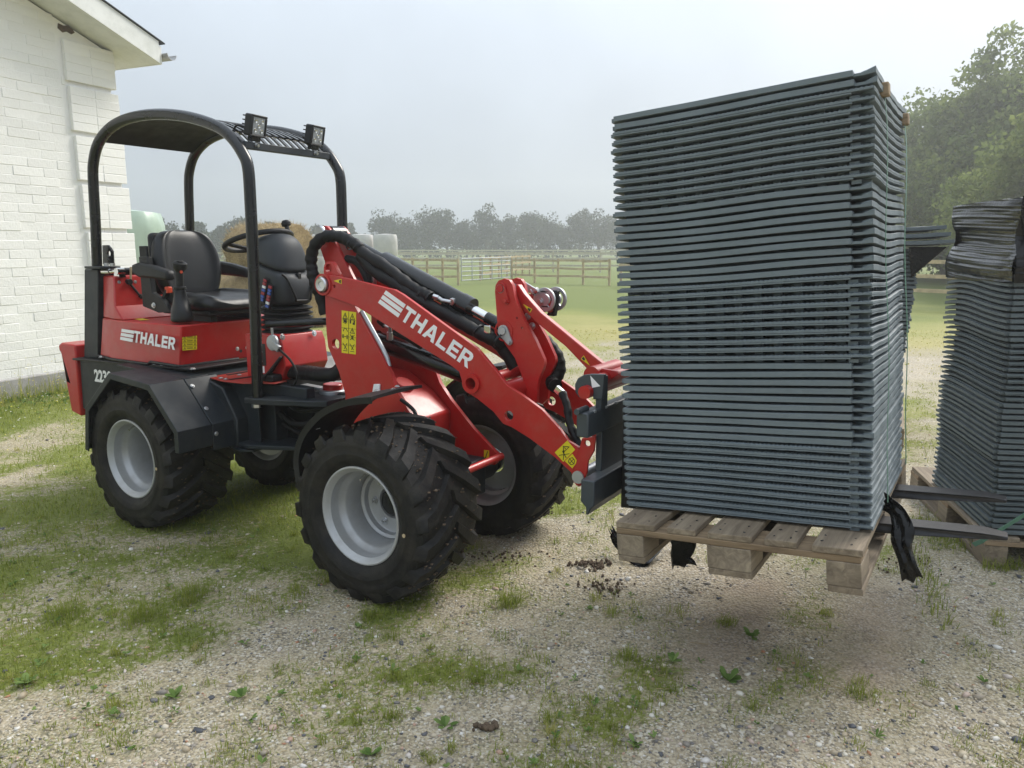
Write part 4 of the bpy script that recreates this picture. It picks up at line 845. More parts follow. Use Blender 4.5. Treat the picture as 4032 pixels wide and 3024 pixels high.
# ---------------- front frame
tower = [(lambda v: (v.x, v.z))(LL(*p, y=.447)) for p in (c3(392, 930), c3(392, 800), c3(410, 740), c3(450, 705), c3(510, 705), c3(550, 735), c3(660, 960), r4(455, 655), r4(560, 850), r4(715, 1140), r4(765, 1285))]
tower += [(-.10, .735), (.04, .60), (.178, .492), (.185, .46), (.165, .435), (.0, .42), (-.5, .42)]
tower += [(lambda v: (v.x, v.z))(LL(*r4(*p), y=.447)) for p in ((410, 1335), (385, 1290), (340, 1130), (300, 1040), (262, 950), (250, 840), (240, 580))]
h1 = LL(*r4(317, 930), y=.447); h2 = LL(*c3(472, 812), y=.447)
tw_ = plate('tower_plate', tower, .447, .022, raw=True, holes=[(h1.x, h1.z, .026), (h2.x, h2.z, .021)], mirror=True, bevel=.003)
ear = [(lambda v: (v.x, v.z))(LL(*c3(*p), y=.555)) for p in ((270, 320), (266, 255), (285, 190), (330, 140), (385, 118), (440, 125), (480, 165), (530, 240), (575, 385), (890, 1010), (900, 1300), (560, 1300), (420, 930), (410, 710), (330, 480))]
plate('tower_ear', ear, .555, .022, raw=True, mirror=True)
e0 = LL(*c3(362, 235), y=.555)
tp_ = MB().cyl((e0.x, .545, e0.z), (e0.x, .695, e0.z), .028, 22).lathe([(.534, 0), (.534, .03), (.540, .036), (.553, .036)], 26, 'y', Matrix.Translation((e0.x, 0, e0.z))).build('tower_pin', 'zinc', LD, smooth=30)
MB().prism([(-.55, .43), (-.52, .87), (-.36, .86), (-.20, .77), (-.095, .677), (-.105, .45)], lambda a, b, s: (a, .469+s*(2*YC-.938), b)).build('axle_box', 'red', LD, bevel=.012, seg=3)
MB().lathe([(0, 0), (0, .052), (.014, .052), (.018, .046), (.018, 0)], 28, 'z', Matrix.Translation((-.27, .62, .812)) @ Matrix.Rotation(rad(28), 4, 'Y')).build('filler_cap', 'orange' if 0 else 'red', LD, smooth=30)
MB().cyl((.185, .44, .475), (.185, .80, .475), .018, 14).build('front_pin', 'red', LD, smooth=30)
for y in (.505, .535): MB().cyl((.13, y, .30), (.13, y, .46), .006, 8).build('guide_rod', 'galv', LD)
MB().box((-.08, .46, .28), (.12, .52, .42)).box((.09, .48, .285), (.16, .56, .30)).build('valve_block', 'slate', LD, bevel=.005)
plate('lock_tab', [c7(500, 590), c7(515, 500), c7(560, 500), c7(558, 590)], .437, .008, 'white', bevel=.002)
MB().tube(curve([LL(*c7(720, 615), y=.40), LL(*c7(780, 660), y=.40), LL(*c7(825, 710), y=.38), LL(*c7(842, 790), y=.36)]), .009, 8).build('brake_line', 'hose', LD, smooth=True)
# ---------------- boom
bpx = [c3(400, 925), c3(330, 960), c3(300, 1030), c3(295, 1100), c3(315, 1170), c3(360, 1225), c3(410, 1255), c3(660, 1340), r4(470, 660), r4(1150, 1085), r4(1212, 1132), r4(1232, 1200), r6(1165, 150), r6(1230, 190), r6(1330, 270), r6(1390, 345), r6(1440, 365), r6(1560, 440), r6(1720, 560), r6(1815, 650), r6(1828, 700), r6(1860, 738), r6(1895, 722), r6(1905, 660), c6(355, 488), c6(290, 445), c6(240, 375), c6(130, 255), c6(0, 160), r4(1560, 1230), r4(1480, 1125), r4(1400, 1030), r4(1340, 960), r4(800, 570), r4(740, 535), r4(690, 525), c3(900, 1005), c3(520, 930)]
hb1 = LL(*r4(1305, 1215), y=.425); hb2 = LL(*r4(1573, 1450), y=.425); hb3 = LL(*c3(562, 1110), y=.425); bp0 = LL(*c3(388, 1080), y=.425)
boom = plate('boom_arm', bpx, .425, .02, holes=[(hb1.x, hb1.z, .030), (hb2.x, hb2.z, .021), (hb3.x, hb3.z, .0075)], mirror=True, bevel=.0035)
MB().lathe([(.413, .026), (.413, .044), (.4245, .044)], 28, 'y', Matrix.Translation((hb1.x, 0, hb1.z))).lathe([(.413, .026), (.825, .026)], 28, 'y', Matrix.Translation((hb1.x, 0, hb1.z))).build('boom_bush', 'red', boom, smooth=30)
MB().lathe([(.418, .042), (.418, .052), (.4245, .052)], 30, 'y', Matrix.Translation((bp0.x, 0, bp0.z))).build('pivot_boss', 'red', boom, smooth=30)
MB().lathe([(.408, 0), (.408, .014), (.404, .016), (.402, .03), (.408, .036), (.418, .037)], 30, 'y', Matrix.Translation((bp0.x, 0, bp0.z))).cyl((bp0.x, .418, bp0.z), (bp0.x, .83, bp0.z), .03).build('pivot_pin', 'zinc', boom, smooth=25)
logo(boom, [r4(780, 748), r4(1276, 1108), r4(1332, 1012), r4(838, 650)], [r4(625, 630), r4(770, 737), r4(826, 643), r4(683, 540)], .425)
xt, zt_ = .425, .872; MB().cyl((xt, .446, zt_), (xt, .794, zt_), .047, 26).build('cross_tube', 'red', boom, smooth=30)
lp_ = LL(*c6(360, 665), y=.42); MB().cyl((lp_.x, .405, lp_.z), (lp_.x, .83, lp_.z), .026, 22).build('lower_pin', 'galv', boom, smooth=30)
# stickers
sticker(boom, [c3(560, 1022), c3(686, 1073), c3(684, 988), c3(560, 1018)], .425, [[(.7, .2), (.92, .1), (.92, .85), (.7, .75)]])
q4 = [c3(690, 1640+365*1.0), c3(920, 1640+370), c3(922, 1533), c3(690, 1503)]
big_q = [r4(361, 993), r4(463, 1006), r4(466, 700), r4(361, 686)]
gl = []
for cx in (.25, .75): gl += tri_sign(cx, .88, .18, .085)
gl += strokes([((.12, .72), (.38, .80)), ((.12, .80), (.38, .72)), ((.25, .70), (.25, .82)), ((.10, .76), (.40, .76))], .025, .008)+[[(.58, .72), (.66, .72), (.66, .80), (.58, .80)], [(.78, .70), (.92, .70), (.92, .80), (.84, .80), (.84, .75), (.78, .75)]]
gl += strokes([((.12, .52), (.2, .60)), ((.2, .60), (.34, .58)), ((.34, .58), (.42, .52))], .02, .007)+tri_sign(.75, .55, .18, .075)
gl += [[[(.06, .36), (.16, .36), (.16, .44), (.06, .44)], [(.085, .37), (.085, .43), (.135, .43), (.135, .37)]], [(.36, .34), (.42, .34), (.42, .44), (.36, .44)]]+strokes([((.2, .40), (.32, .40)), ((.6, .33), (.9, .46)), ((.6, .46), (.9, .33)), ((.75, .34), (.75, .45))], .02, .007)
gl += strokes([((.08, .24), (.40, .08)), ((.38, .24), (.2, .10)), ((.12, .06), (.4, .06)), ((.58, .24), (.85, .10)), ((.9, .24), (.7, .1)), ((.62, .06), (.9, .06))], .02, .006)
gl += [[(.49, 0), (.51, 0), (.51, 1), (.49, 1)]]+[[(0, k/5-.003), (1, k/5-.003), (1, k/5+.003), (0, k/5+.003)] for k in (1, 2, 3, 4)]
sticker(tw_, big_q, .447, gl)
sticker(boom, [c6(262, 575), c6(335, 500), c6(287, 443), c6(210, 517)], .425, tri_sign(.62, .68, .26, .24)+strokes([((.08, .1), (.5, .6)), ((.08, .6), (.6, .1)), ((.3, .05), (.4, .65))], .02, .02))
sticker(boom, [c6(318, 615), c6(350, 572), c6(318, 525), c6(272, 570)], .425, strokes([((.2, .5), (.8, .5)), ((.5, .2), (.5, .8)), ((.2, .3), (.5, .15)), ((.5, .15), (.8, .3)), ((.8, .3), (.8, .7)), ((.8, .7), (.5, .85)), ((.5, .85), (.2, .7)), ((.2, .7), (.2, .3))], .03, .03))
sticker(tw_, [c8(702, 622), c8(738, 626), c8(738, 560), c8(703, 557)], .771, strokes([((.3, .15), (.7, .85)), ((.6, .8), (.75, .88))], .06, .04))
# ---------------- bell crank, link, tilt and lift cylinders
bc = [c9(131, 170), c9(135, 120), c9(158, 85), c9(200, 70), c9(238, 82), c9(262, 120), c9(276, 200), c9(300, 270), c9(345, 375), c9(435, 535), c9(497, 675), c9(502, 710), c9(490, 750), c9(460, 820), c9(448, 880), c9(442, 1000), c9(400, 1040), c9(350, 1020), c9(338, 960), c9(352, 860), c9(330, 790), c9(280, 665), c9(205, 560), c9(152, 440)]
bcp = plate('bell_crank', bc, .56, .022, mirror=True, bevel=.005, holes=[(LL(*c9(296, 367), y=.56).x, LL(*c9(296, 367), y=.56).z, .005), (LL(*c9(333, 440), y=.56).x, LL(*c9(333, 440), y=.56).z, .005)])
def pin(parent, px, py, r, y, mat, tail=None, name='pin_plate'):
    v = LL(px, py, y=y); mb = MB(); 
    if tail:
        q = LL(*tail, y=y); d = Vector((q.x-v.x, q.z-v.z)); l = d.length; d.normalize(); n_ = Vector((-d.y, d.x)); pts = []
        for k in range(13): t = math.pi*k/12; pts.append((v.x+r*(-d.x*math.sin(t)+n_.x*math.cos(t)), v.z+r*(-d.y*math.sin(t)+n_.y*math.cos(t))))
        for k in range(9): t = math.pi*k/8; pts.append((q.x+r*.55*(d.x*math.sin(t)-n_.x*math.cos(t)), q.z+r*.55*(d.y*math.sin(t)-n_.y*math.cos(t))))
        mb.prism(pts, lambda a, b, s: (a, y-.010+.010*s, b)); mb.tube([(q.x, y-.02, q.z), (q.x, y-.01, q.z)], r*.36, 6)
    mb.lathe([(y-.016, 0), (y-.016, r*.62), (y-.010, r*.62)], 22, 'y', Matrix.Translation((v.x, 0, v.z))); return mb.build(name, mat, parent, bevel=.0015)
pin(bcp, *c9(180, 145), .026, .56, 'red', c9(220, 238)); pin(bcp, *c9(198, 462), .026, .56, 'galv', c9(246, 545))
MB().lathe([(.556, .038), (.556, .046), (.5595, .046)], 26, 'y', Matrix.Translation((LL(*c9(198, 462), y=.56).x, 0, LL(*c9(198, 462), y=.56).z))).build('crank_boss', 'red', bcp, smooth=30)
pv = LL(*c9(180, 145), y=.56); pr_ = LL(*c9(198, 462), y=.56)
MB().cyl((pv.x, .55, pv.z), (pv.x, .69, pv.z), .02).cyl((pr_.x, .55, pr_.z), (pr_.x, .69, pr_.z), .02).build('crank_pin', 'galv', bcp, smooth=30)
for p in ((365, 357), (400, 428)): v = LL(*c9(*p), y=.645); bolt(bcp, (v.x, .658, v.z), (0, -1, 0), .011, .014)
plate('link_bar', [c9(286, 118), c9(300, 112), c9(348, 185), c9(470, 325), c9(640, 465), c9(870, 655), c9(985, 745), c9(935, 792), c9(850, 780), c9(660, 580), c9(440, 400), c9(330, 290), c9(290, 195)], .60, .035, bevel=.004)
lkb = D.objects['link_bar']
sticker(lkb, [c9(343, 262), c9(395, 327), c9(411, 300), c9(346, 262)], .60, [[(.6, .2), (.92, .1), (.92, .85), (.6, .75)]]); sticker(lkb, [c9(775, 672), c9(842, 722), c9(838, 716), c9(797, 646)], .60, [[(.05, .2), (.35, .2), (.35, .8), (.05, .8)]])
le = LL(*c9(935, 770), y=.60); MB().cyl((le.x, .50, le.z), (le.x, .74, le.z), .036, 22).build('link_eye', 'red', lkb, smooth=30)
def hyd(a, b, rb_, fr, name, rod=.022):
    a, b = Vector(a), Vector(b); d = b-a; e = empty(name); e.parent = LD
    MB().tube([a+d*fr[0], a+d*(fr[0]+.01), a+d*(fr[1]-.012), a+d*fr[1]], [rb_*.9, rb_, rb_, rb_*.92], 26).build('barrel', 'black_gloss', e, smooth=35)
    MB().tube([a+d*(fr[1]-.05), a+d*(fr[1]+.004)], rb_*1.08, 26).build('gland', 'black_gloss', e, smooth=30)
    MB().tube([a+d*fr[1], a+d*(fr[1]+.10)], rod, 18).build('rod', 'chrome', e, smooth=30); MB().tube([a+d*(fr[1]+.085), b], rod*1.18, 18).build('rod_sleeve', 'tube_black', e, smooth=30)
    MB().tube([a, a+d*(fr[0]+.02)], rb_*.62, 16).cyl(a+Vector((0, -.045, 0)), a+Vector((0, .045, 0)), rb_*.85).build('cylinder_eye', 'black_gloss', e, smooth=35)
    return e
tcy = hyd((e0.x+.03, .62, e0.z-.006), (pr_.x-.01, .62, pr_.z), .047, (.30, .80), 'tilt_cylinder')
hyd((-.47, .62, 1.03), (hb1.x+.06, .62, hb1.z-.05), .047, (.05, .80), 'lift_cylinder')
a = LL(*r4(1155, 625), y=.56); b = LL(*r4(1065, 595), y=.555); ft = MB().tube([a, b+Vector((.02, 0, -.01)), b], .009, 10).tube([a-(b-a).normalized()*.0, a+Vector((.0, .02, .004))], .016, 6).tube([b, b-(a-b).normalized()*.03], .012, 6).build('hose_fitting', 'zinc', tcy, smooth=30)
a = LL(*r4(510, 295), y=.56); b = LL(*r4(590, 340), y=.57); MB().tube([a, (a+b)/2+Vector((0, 0, -.006)), b], .009, 10).tube([a, a+(b-a)*.3], .013, 6).build('hose_fitting', 'zinc', tcy, smooth=30)
for p, q in ((r4(690, 280), r4(735, 305)), (r4(1170, 548), r4(1240, 580))):
    a, b = LL(*p, y=.60), LL(*q, y=.60); 
# hoses
def hose(pts, r, name='hydraulic_hose', n=6, mat='hose', wob=.0):
    P_ = curve(pts, n); rs = [r*(1+wob*math.sin(i*1.7)+wob*.6*math.sin(i*.8+1)) for i in range(len(P_))]
    return MB().tube(P_, rs, 12).build(name, mat, LD, smooth=True)
Y_ = lambda f, p, y: LL(*f(*p), y=y)
hose([Y_(c3, (430, 1560), .52), Y_(c3, (330, 1250), .51), Y_(c3, (250, 1050), .50), Y_(c3, (205, 850), .50), Y_(c3, (190, 640), .50), Y_(c3, (250, 440), .50), Y_(c3, (390, 310), .51), Y_(c3, (560, 290), .53), Y_(c3, (760, 340), .545), Y_(c3, (930, 440), .55), Y_(r4, (520, 270), .55), Y_(r4, (700, 385), .55), Y_(r4, (830, 490), .55), Y_(r4, (940, 560), .555), Y_(r4, (1010, 590), .555)], .029, wob=.09)
hose([Y_(c3, (1000, 600), .56), Y_(r4, (600, 400), .545), Y_(r4, (760, 500), .54), Y_(r4, (900, 600), .54), Y_(r4, (1030, 670), .545), Y_(r4, (1200, 760), .55), Y_(r4, (1340, 840), .55), Y_(r4, (1450, 895), .55), Y_(r4, (1530, 960), .60), Y_(r4, (1620, 1100), .62)], .030, wob=.05)
hose([Y_(r4, (1100, 640), .60), Y_(r4, (1260, 740), .60), Y_(r4, (1400, 820), .60), Y_(r4, (1500, 900), .60)], .022)
hose([Y_(c3, (770, 660), .58), Y_(c3, (900, 690), .58), Y_(c3, (1010, 800), .58), Y_(c3, (1090, 950), .58), Y_(c3, (1130, 1060), .58)], .020)
hose([Y_(c3, (1060, 680), .58), Y_(c3, (1110, 800), .58), Y_(c3, (1150, 1050), .58)], .016)
hose([Y_(c7, (560, 20), .55), Y_(c7, (600, 55), .55)], .018); hose([Y_(c7, (680, 105), .56), Y_(c7, (780, 150), .56), Y_(c7, (880, 210), .57)], .022)
a = Y_(c7, (590, 50), .55); b = Y_(c7, (635, 70), .55); c = Y_(c7, (640, 110), .56); MB().tube([a, b, c], .010, 10).tube([c, Y_(c7, (637, 165), .565)], .016, 6).build('hose_fitting', 'zinc', LD, smooth=30)
hose([Y_(c9, (500, 530), .70), Y_(c9, (570, 610), .71), Y_(c9, (610, 700), .71), Y_(c9, (605, 780), .70), Y_(c9, (560, 850), .66), Y_(c6, (215, 110), .62)], .030, 'spiral_hose', wob=.06)
hose([Y_(c6, (255, 150), .55), Y_(c6, (285, 230), .53), Y_(c6, (300, 330), .50), Y_(c6, (330, 410), .48), Y_(c6, (365, 480), .47)], .017, 'spiral_hose', wob=.08)
MB().box((-.02, -.01, -.015), (.03, .01, .015), Matrix.Translation(Y_(c6, (238, 140), .56)) @ Matrix.Rotation(.6, 4, 'Y')).build('hose_clamp', 'chrome', LD, bevel=.002)
a = Y_(r4, (1418, 825), .53); MB().box((-.017, -.004, -.017), (.017, .006, .017), Matrix.Translation(a)).build('hose_clamp', 'chrome', LD, bevel=.002)
for p in ((430, 205), (935, 575), (1000, 595), (1350, 835), (1500, 905)): a = Y_(r4, p, .55); MB().lathe([(-.004, .033), (.004, .033), (.004, .029), (-.004, .029)], 16, 'x', Matrix.Translation(a) @ Matrix.Rotation(.55, 4, 'Y')).build('cable_tie', 'plastic', LD)
MB().tube([Y_(r4, (505, 690), .47), Y_(r4, (640, 930), .47), Y_(r4, (690, 1030), .47), Y_(r4, (706, 1085), .47), Y_(r4, (680, 1065), .468)], .011, 10).build('safety_strut', 'galv', LD, smooth=True)
# ---------------- auxiliary coupling on the far side of the crank
cpx = empty('coupling'); cpx.parent = LD
plate('coupling_bracket', [r5(820, 280), r5(850, 290), r5(1000, 380), r5(1000, 400), r5(950, 430), r5(880, 410)], .72, .01, 'galv', cpx)
def hook_disc(cx, cy_, y, r0, name):
    v = LL(*r5(cx, cy_), y=y); slot = [(v.x+r0*.50*math.cos(t), v.z+r0*.50*math.sin(t)) for t in np.linspace(rad(-50), rad(75), 14)]+[(v.x+r0*.74*math.cos(t), v.z+r0*.74*math.sin(t)) for t in np.linspace(rad(75), rad(-50), 14)]
    return MB().prism([circ(v.x, v.z, r0, 30), slot], lambda a, b, s: (a, y+.014*s, b)).build(name, 'galv', cpx, bevel=.002)
hook_disc(1080, 500, .76, .055, 'latch_disc'); hook_disc(1205, 490, .84, .055, 'latch_disc')
plate('coupling_body', [r5(880, 440), r5(1010, 430), r5(1090, 470), r5(1160, 560), r5(1140, 640), r5(1020, 600), r5(950, 540)], .77, .06, 'red', cpx)
plate('coupling_stop', [r5(1160, 400), r5(1225, 400), r5(1210, 560), r5(1190, 680), r5(1110, 670), r5(1150, 560)], .80, .03, 'plastic', cpx)
bolt(cpx, LL(*r5(1040, 520), y=.758), (0, -1, 0), .012, .014); bolt(cpx, LL(*r5(960, 415), y=.735), (1, 0, .4), .014, .03)
# ---------------- fork carriage and forks
fk = empty('fork_carriage'); fk.parent = LD
MB().box((.848, .30, .765), (.900, 1.30, .862)).build('upper_bar', 'carriage', fk, bevel=.006)
ub = D.objects['upper_bar']
for k in range(9): MB().box((.893, .35+k*.1, .855), (.9025, .365+k*.1, .8645)).build('notch', 'galv', ub)
MB().cyl((.862, .275, .868), (.862, .36, .868), .012, 10).build('stop_pin', 'carriage', ub, smooth=30)
MB().prism([(.872, .60), (.93, .60), (.93, .50), (.915, .485), (.905, .46), (.895, .46), (.895, .49), (.872, .51)], lambda a, b, s: (a, .30+s, b)).build('lower_bar', 'carriage', fk, bevel=.006)
MB().box((.865, .44, .55), (.893, 1.16, .80)).build('back_plate', 'carriage', fk, bevel=.004)
plate('hook_plate', [c6(385, 182), c6(355, 178), c6(334, 145), c6(332, 100), c6(350, 62), c6(385, 42), c6(425, 37), c6(515, 38), c6(512, 70), c6(500, 190), c6(445, 192), c6(440, 150), c6(420, 118), c6(388, 120), c6(375, 150)], .40, .02, 'carriage', fk)
hk1 = LL(*c6(404, 145), y=.39); MB().cyl((hk1.x, .37, hk1.z), (hk1.x, .86, hk1.z), .026, 20).build('hitch_pin', 'red', fk, smooth=30)
sticker(fk, [c6(440, 120), c6(490, 110), c6(470, 90), c6(428, 45)], .40, (), 'paint_chip', mat='white')
MB().box((hk1.x+.03, .41, hk1.z-.07), (hk1.x+.055, .47, hk1.z+.06)).build('hook_gusset', 'carriage', fk, bevel=.003)
plate('hitch_plate', [c6(375, 430), c6(460, 420), c6(450, 510), c6(415, 570), c6(408, 640), c6(385, 700), c6(345, 725), c6(318, 690), c6(335, 600)], .412, .012, 'red', fk, holes=[(LL(*c6(410, 462), y=.412).x, LL(*c6(410, 462), y=.412).z, .012)])
MB().cyl((.86, .45, .955), (.86, .80, .955), .032, 20).build('hitch_tube', 'red', fk, smooth=30)
plate('hitch_ear', [c9(870, 790), c9(930, 745), c9(1040, 765), c9(1060, 790), c9(990, 830)], .52, .02, 'red', fk)
TF = math.tan(rad(4.83)); FZ = lambda x: .480+(x-1.097)*TF
for yf in (.592, 1.03):
    fo_ = empty('fork'); fo_.parent = fk
    pr = [(.935, FZ(.935)-.04), (.935, .86), (.975, .86), (.975, FZ(.975)), (1.6, FZ(1.6)), (2.20, FZ(2.2)-.004), (2.27, FZ(2.27)-.014), (2.27, FZ(2.27)-.026), (2.0, FZ(2.0)-.034), (1.4, FZ(1.4)-.044)]
    mb = MB(); n = len(pr)
    def fy(a, s): hw = .05-(.022*max(0, (a-2.12)/.15)**1.5 if a > 2.12 else 0); return yf+(-hw if s == 0 else hw)
    mb.prism(pr, lambda a, b, s: (a, fy(a, s), b)); o = mb.build('blade', 'fork_steel', fo_, bevel=.004)
# ================================================================== PALLETS AND STACKS OF MATS
ORD = ['top','second','third','fourth','fifth','sixth','seventh','eighth','ninth','tenth','eleventh','twelfth','thirteenth','fourteenth','fifteenth','sixteenth','seventeenth','eighteenth','nineteenth','twentieth']
TEN = {2: 'twenty', 3: 'thirty', 4: 'forty', 5: 'fifty', 6: 'sixty'}
def ordinal(n):   # 1-based
    if n == 1: return 'topmost'
    if n <= 20: return ORD[n-1]
    t, u = divmod(n, 10)
    return {2:'twentieth',3:'thirtieth',4:'fortieth',5:'fiftieth',6:'sixtieth'}[t] if u == 0 else TEN[t]+'-'+('first' if u == 1 else ORD[u-1])
def pallet(mat, label):
    """800 x 1200 four-way pallet; local u across (800), v deep (1200), w = 0 at the top of the deck"""
    e = empty('pallet', mat=mat); tag(e, label, 'pallet', 'wooden pallets')
    def pc(name, a, b, m_, j=.003):
        c_ = [(p+q)/2 for p, q in zip(a, b)]; o = MB().box([p-c for p, c in zip(a, c_)], [q-c for q, c in zip(b, c_)]).build(name, m_, e, bevel=.003)
        o.location = Vector(c_)+Vector((random.uniform(-j, j), random.uniform(-j, j), 0)); o.rotation_euler = (0, 0, random.uniform(-.006, .006)); return o
    for u0, u1 in ((0, .145), (.186, .286), (.327, .472), (.5135, .6135), (.655, .8)): pc('deck_board', (u0, 0, -.022), (u1, 1.2, 0), 'wood_v', .004)
    for v0, v1 in ((0, .145), (.5275, .6725), (1.055, 1.2)): pc('cross_board', (0, v0, -.044), (.8, v1, -.0222), 'wood_u', .001)
    for u0, u1 in ((0, .10), (.3275, .4725), (.70, .80)):
        for v0, v1 in ((0, .145), (.5275, .6725), (1.055, 1.2)): pc('block', (u0, v0, -.122), (u1, v1, -.0442), 'wood_w', .001)
        pc('bottom_board', (u0-.0, 0, -.144), (u1, 1.2, -.1222), 'wood_v', .001)
    # nail heads
    nl = MB()
    for u in (.03, .11, .21, .26, .36, .44, .54, .59, .68, .77):
        for v in (.04, .1): nl.tube([(u+random.uniform(-.006, .006), v+random.uniform(-.01, .01), -.001), (u, v, .0006)], .003, 6)
    tag(nl.build('nails', 'ink', e), kind='stuff')
    return e
def mat_mesh(W, Dp, kind, sag, w0, seed, ns=26, t=.0258, lip=True, notch=True, jit=.0):
    if kind == 'plain': rings = [(.09, 0), (.09, .0082), (.001, .0084), (0, .0092), (0, .0222), (0, .0225), (0, t-.0012), (.0012, t), (.03, t)]
    else: rings = [(.09, 0), (.09, .0104), (.002, .0108), (0, .0118), (0, .0157), (.004, .0163), (.004, .0168), (0, .0174), (0, .0222), (0, .0225), (0, t-.0018), (.004, t), (.03, t)]
    g = np.random.default_rng(seed); vs = []; n = 4*ns; ph = g.random(4)*6
    pts = []
    nf = 118 if (kind == 'rib' and notch) else ns
    fr = sorted(set([k/nf for k in range(nf)] + ([(W-.063)/W, (W-.0605)/W] if notch else [])))
    fl_ = sorted(set([k/ns for k in range(ns)] + ([1-.017/Dp, 1-.014/Dp] if lip else [])))
    for f in fr: pts.append((f, 0, 0))
    for k in range(ns): pts.append((1, k/ns, 1))
    for k in range(8): pts.append((1-k/8, 1, 2))
    for f in fl_: pts.append((0, 1-f, 3))
    n = len(pts)
    # denser samples next to the right front corner so that the lip ends cleanly
    for j, (ins, w_) in enumerate(rings):
        for i_, (fu, fv, s_) in enumerate(pts):
            a = ins; ww = w_
            u = fu*W; v = fv*Dp
            if notch and s_ == 0 and u > W-.062:
                if kind == 'plain': a = ins+.010; ww = .004+.013*(w_/t)
                else: ww = max(w_, .0168); a = ins if w_ > .0168 else .02
            if lip and s_ == 3 and v > .015 and w_ < .0223 and j > 1: a = ins-.015
            if s_ >= 2: a = min(a, .03)
            uu = min(max(u, a), W-a) if not (lip and s_ == 3) else (a if s_ == 3 else u); vv = min(max(v, max(a, 0)), Dp-max(a, 0))
            if s_ == 3: uu = a
            tooth = (.0011 if i_ % 2 else -.0011) if (kind == 'rib' and notch and j >= len(rings)-3 and s_ == 0) else 0
            z = ww + sag(uu, vv, w0) + tooth + .0012*math.sin(fu*7+ph[0])*math.sin(fv*5+ph[1])
            vs.append((uu+.0008*math.sin(v*40+ph[2]), vv+.0012*math.sin(u*23+ph[3]), z))
    k_ = len(rings); fs = [(j*n+i, j*n+(i+1) % n, (j+1)*n+(i+1) % n, (j+1)*n+i) for j in range(k_-1) for i in range(n)]
    c0 = len(vs); vs.append((W/2, Dp/2, sag(W/2, Dp/2, w0)+.0)); vs.append((W/2, Dp/2, t+sag(W/2, Dp/2, w0)))
    fs += [(c0, (i+1) % n, i) for i in range(n)]+[(c0+1, (k_-1)*n+i, (k_-1)*n+(i+1) % n) for i in range(n)]
    mb = MB().add(vs, fs)
    if kind == 'rib':
        for i in range(13):
            u = .03+i*(W-.06)/12; z = sag(u, .03, w0); mb.box((u-.013, .040, z-.001), (u+.013, .07, z+.011))
            v = .03+i*(Dp-.06)/12; z = sag(W-.03, v, w0); mb.box((W-.07, v-.013, z-.001), (W-.042, v+.013, z+.011))
    return mb
def clampf(x, a=0., b=1.): return max(a, min(b, x))
# --- the load on the forks
SM = Matrix.Translation((.3677, 2.596, .5246)) @ Matrix.Rotation(rad(-32.5), 4, 'Z') @ Matrix.Rotation(rad(-4.83), 4, 'Y')
pallet(SM, 'weathered wooden pallet lifted on the forks under the tall grey stack')
def sagA(u, v, w_):
    h_ = clampf((w_-.25)/1.1); fv = v/.78
    s = -.024*h_*math.sin(math.pi*clampf(fv))*clampf(.35+fv) + .005*math.sin(2*math.pi*fv*1.1+.6+2.5*w_)*clampf((w_-.1)/.5)*clampf(fv*2)
    s += -.005*math.sin(math.pi*clampf(u/.55))*(h_-.25)*clampf((1.44-w_)/.2) + (.004*math.sin(u*8+w_*3)*clampf((1.40-w_)/.3))*h_*.6
    return s
seq = ['plain']*2+['rib']*10+['plain']*10+['rib']*10+['plain']*10+['rib']*10
NA = len(seq); pitch = 1.410/NA; WA, DA = .832, .80
offg = {0: .018, 1: .012, 2: .006, 3: .002, 4: .0, 5: -.004}
for i, kd in enumerate(seq):
    w0 = (NA-1-i)*pitch; gidx = 0 if i < 2 else 1+(i-2)//10
    o = mat_mesh(WA, DA, kd, sagA, w0, 300+i, notch=True, t=pitch*.965).build('rubber_mat', 'mat_grey', None, smooth=28)
    o.matrix_world = SM @ Matrix.Translation((-.016+offg[gidx]+random.uniform(-.0035, .0035), .158+random.uniform(-.003, .003)-.004*(gidx % 2), w0+.0005)) @ Matrix.Rotation(random.uniform(-.003, .003), 4, 'Z')
    side = 'smooth edged' if kd == 'plain' else 'rib edged'
    tag(o, f'grey rubber paddock mat with {"smooth" if kd=="plain" else "ribbed"} edge, {ordinal(i+1)} from top of stack on forks', 'rubber mat', 'mats stacked on the loader forks')
# corner pieces of wood and straps on the right side
for v_, wz in ((.155, 1.385), (.70, 1.372)):
    o = MB().box((-.02, -.022, -.02), (.022, .022, .02)).build('wood_block', 'wood_u', None, bevel=.004); o.matrix_world = SM @ Matrix.Translation((WA-.004, .158+v_, wz+sagA(WA, v_, wz)-.01))
    tag(o, 'small wooden edge block under the strap, ' + ('nearer the front corner' if v_ < .4 else 'at the back of the stack top'), 'wood block', 'strap edge blocks')
for v_, ww_, nm in ((.165, .012, 'front'), (.70, .024, 'rear')):
    pts = [(WA+.002+.004*math.sin(k*.9)+(0.003 if 0 < k < 14 else 0), .158+v_+.0015*math.sin(k*1.3), 1.36-k*1.30/14) for k in range(15)]
    mb = MB(); vs = []
    for u, v, w_ in pts: vs += [(u, v-ww_/2, w_), (u, v+ww_/2, w_), (u+.0012, v+ww_/2, w_), (u+.0012, v-ww_/2, w_)]
    mb.add(vs, [(k*4+j, k*4+(j+1) % 4, k*4+4+(j+1) % 4, k*4+4+j) for k in range(14) for j in range(4)])
    o = mb.build('strap', 'strap', None); o.matrix_world = SM; tag(o, f'green plastic strap down the right side of the load, {nm} one', 'strap', 'green straps')
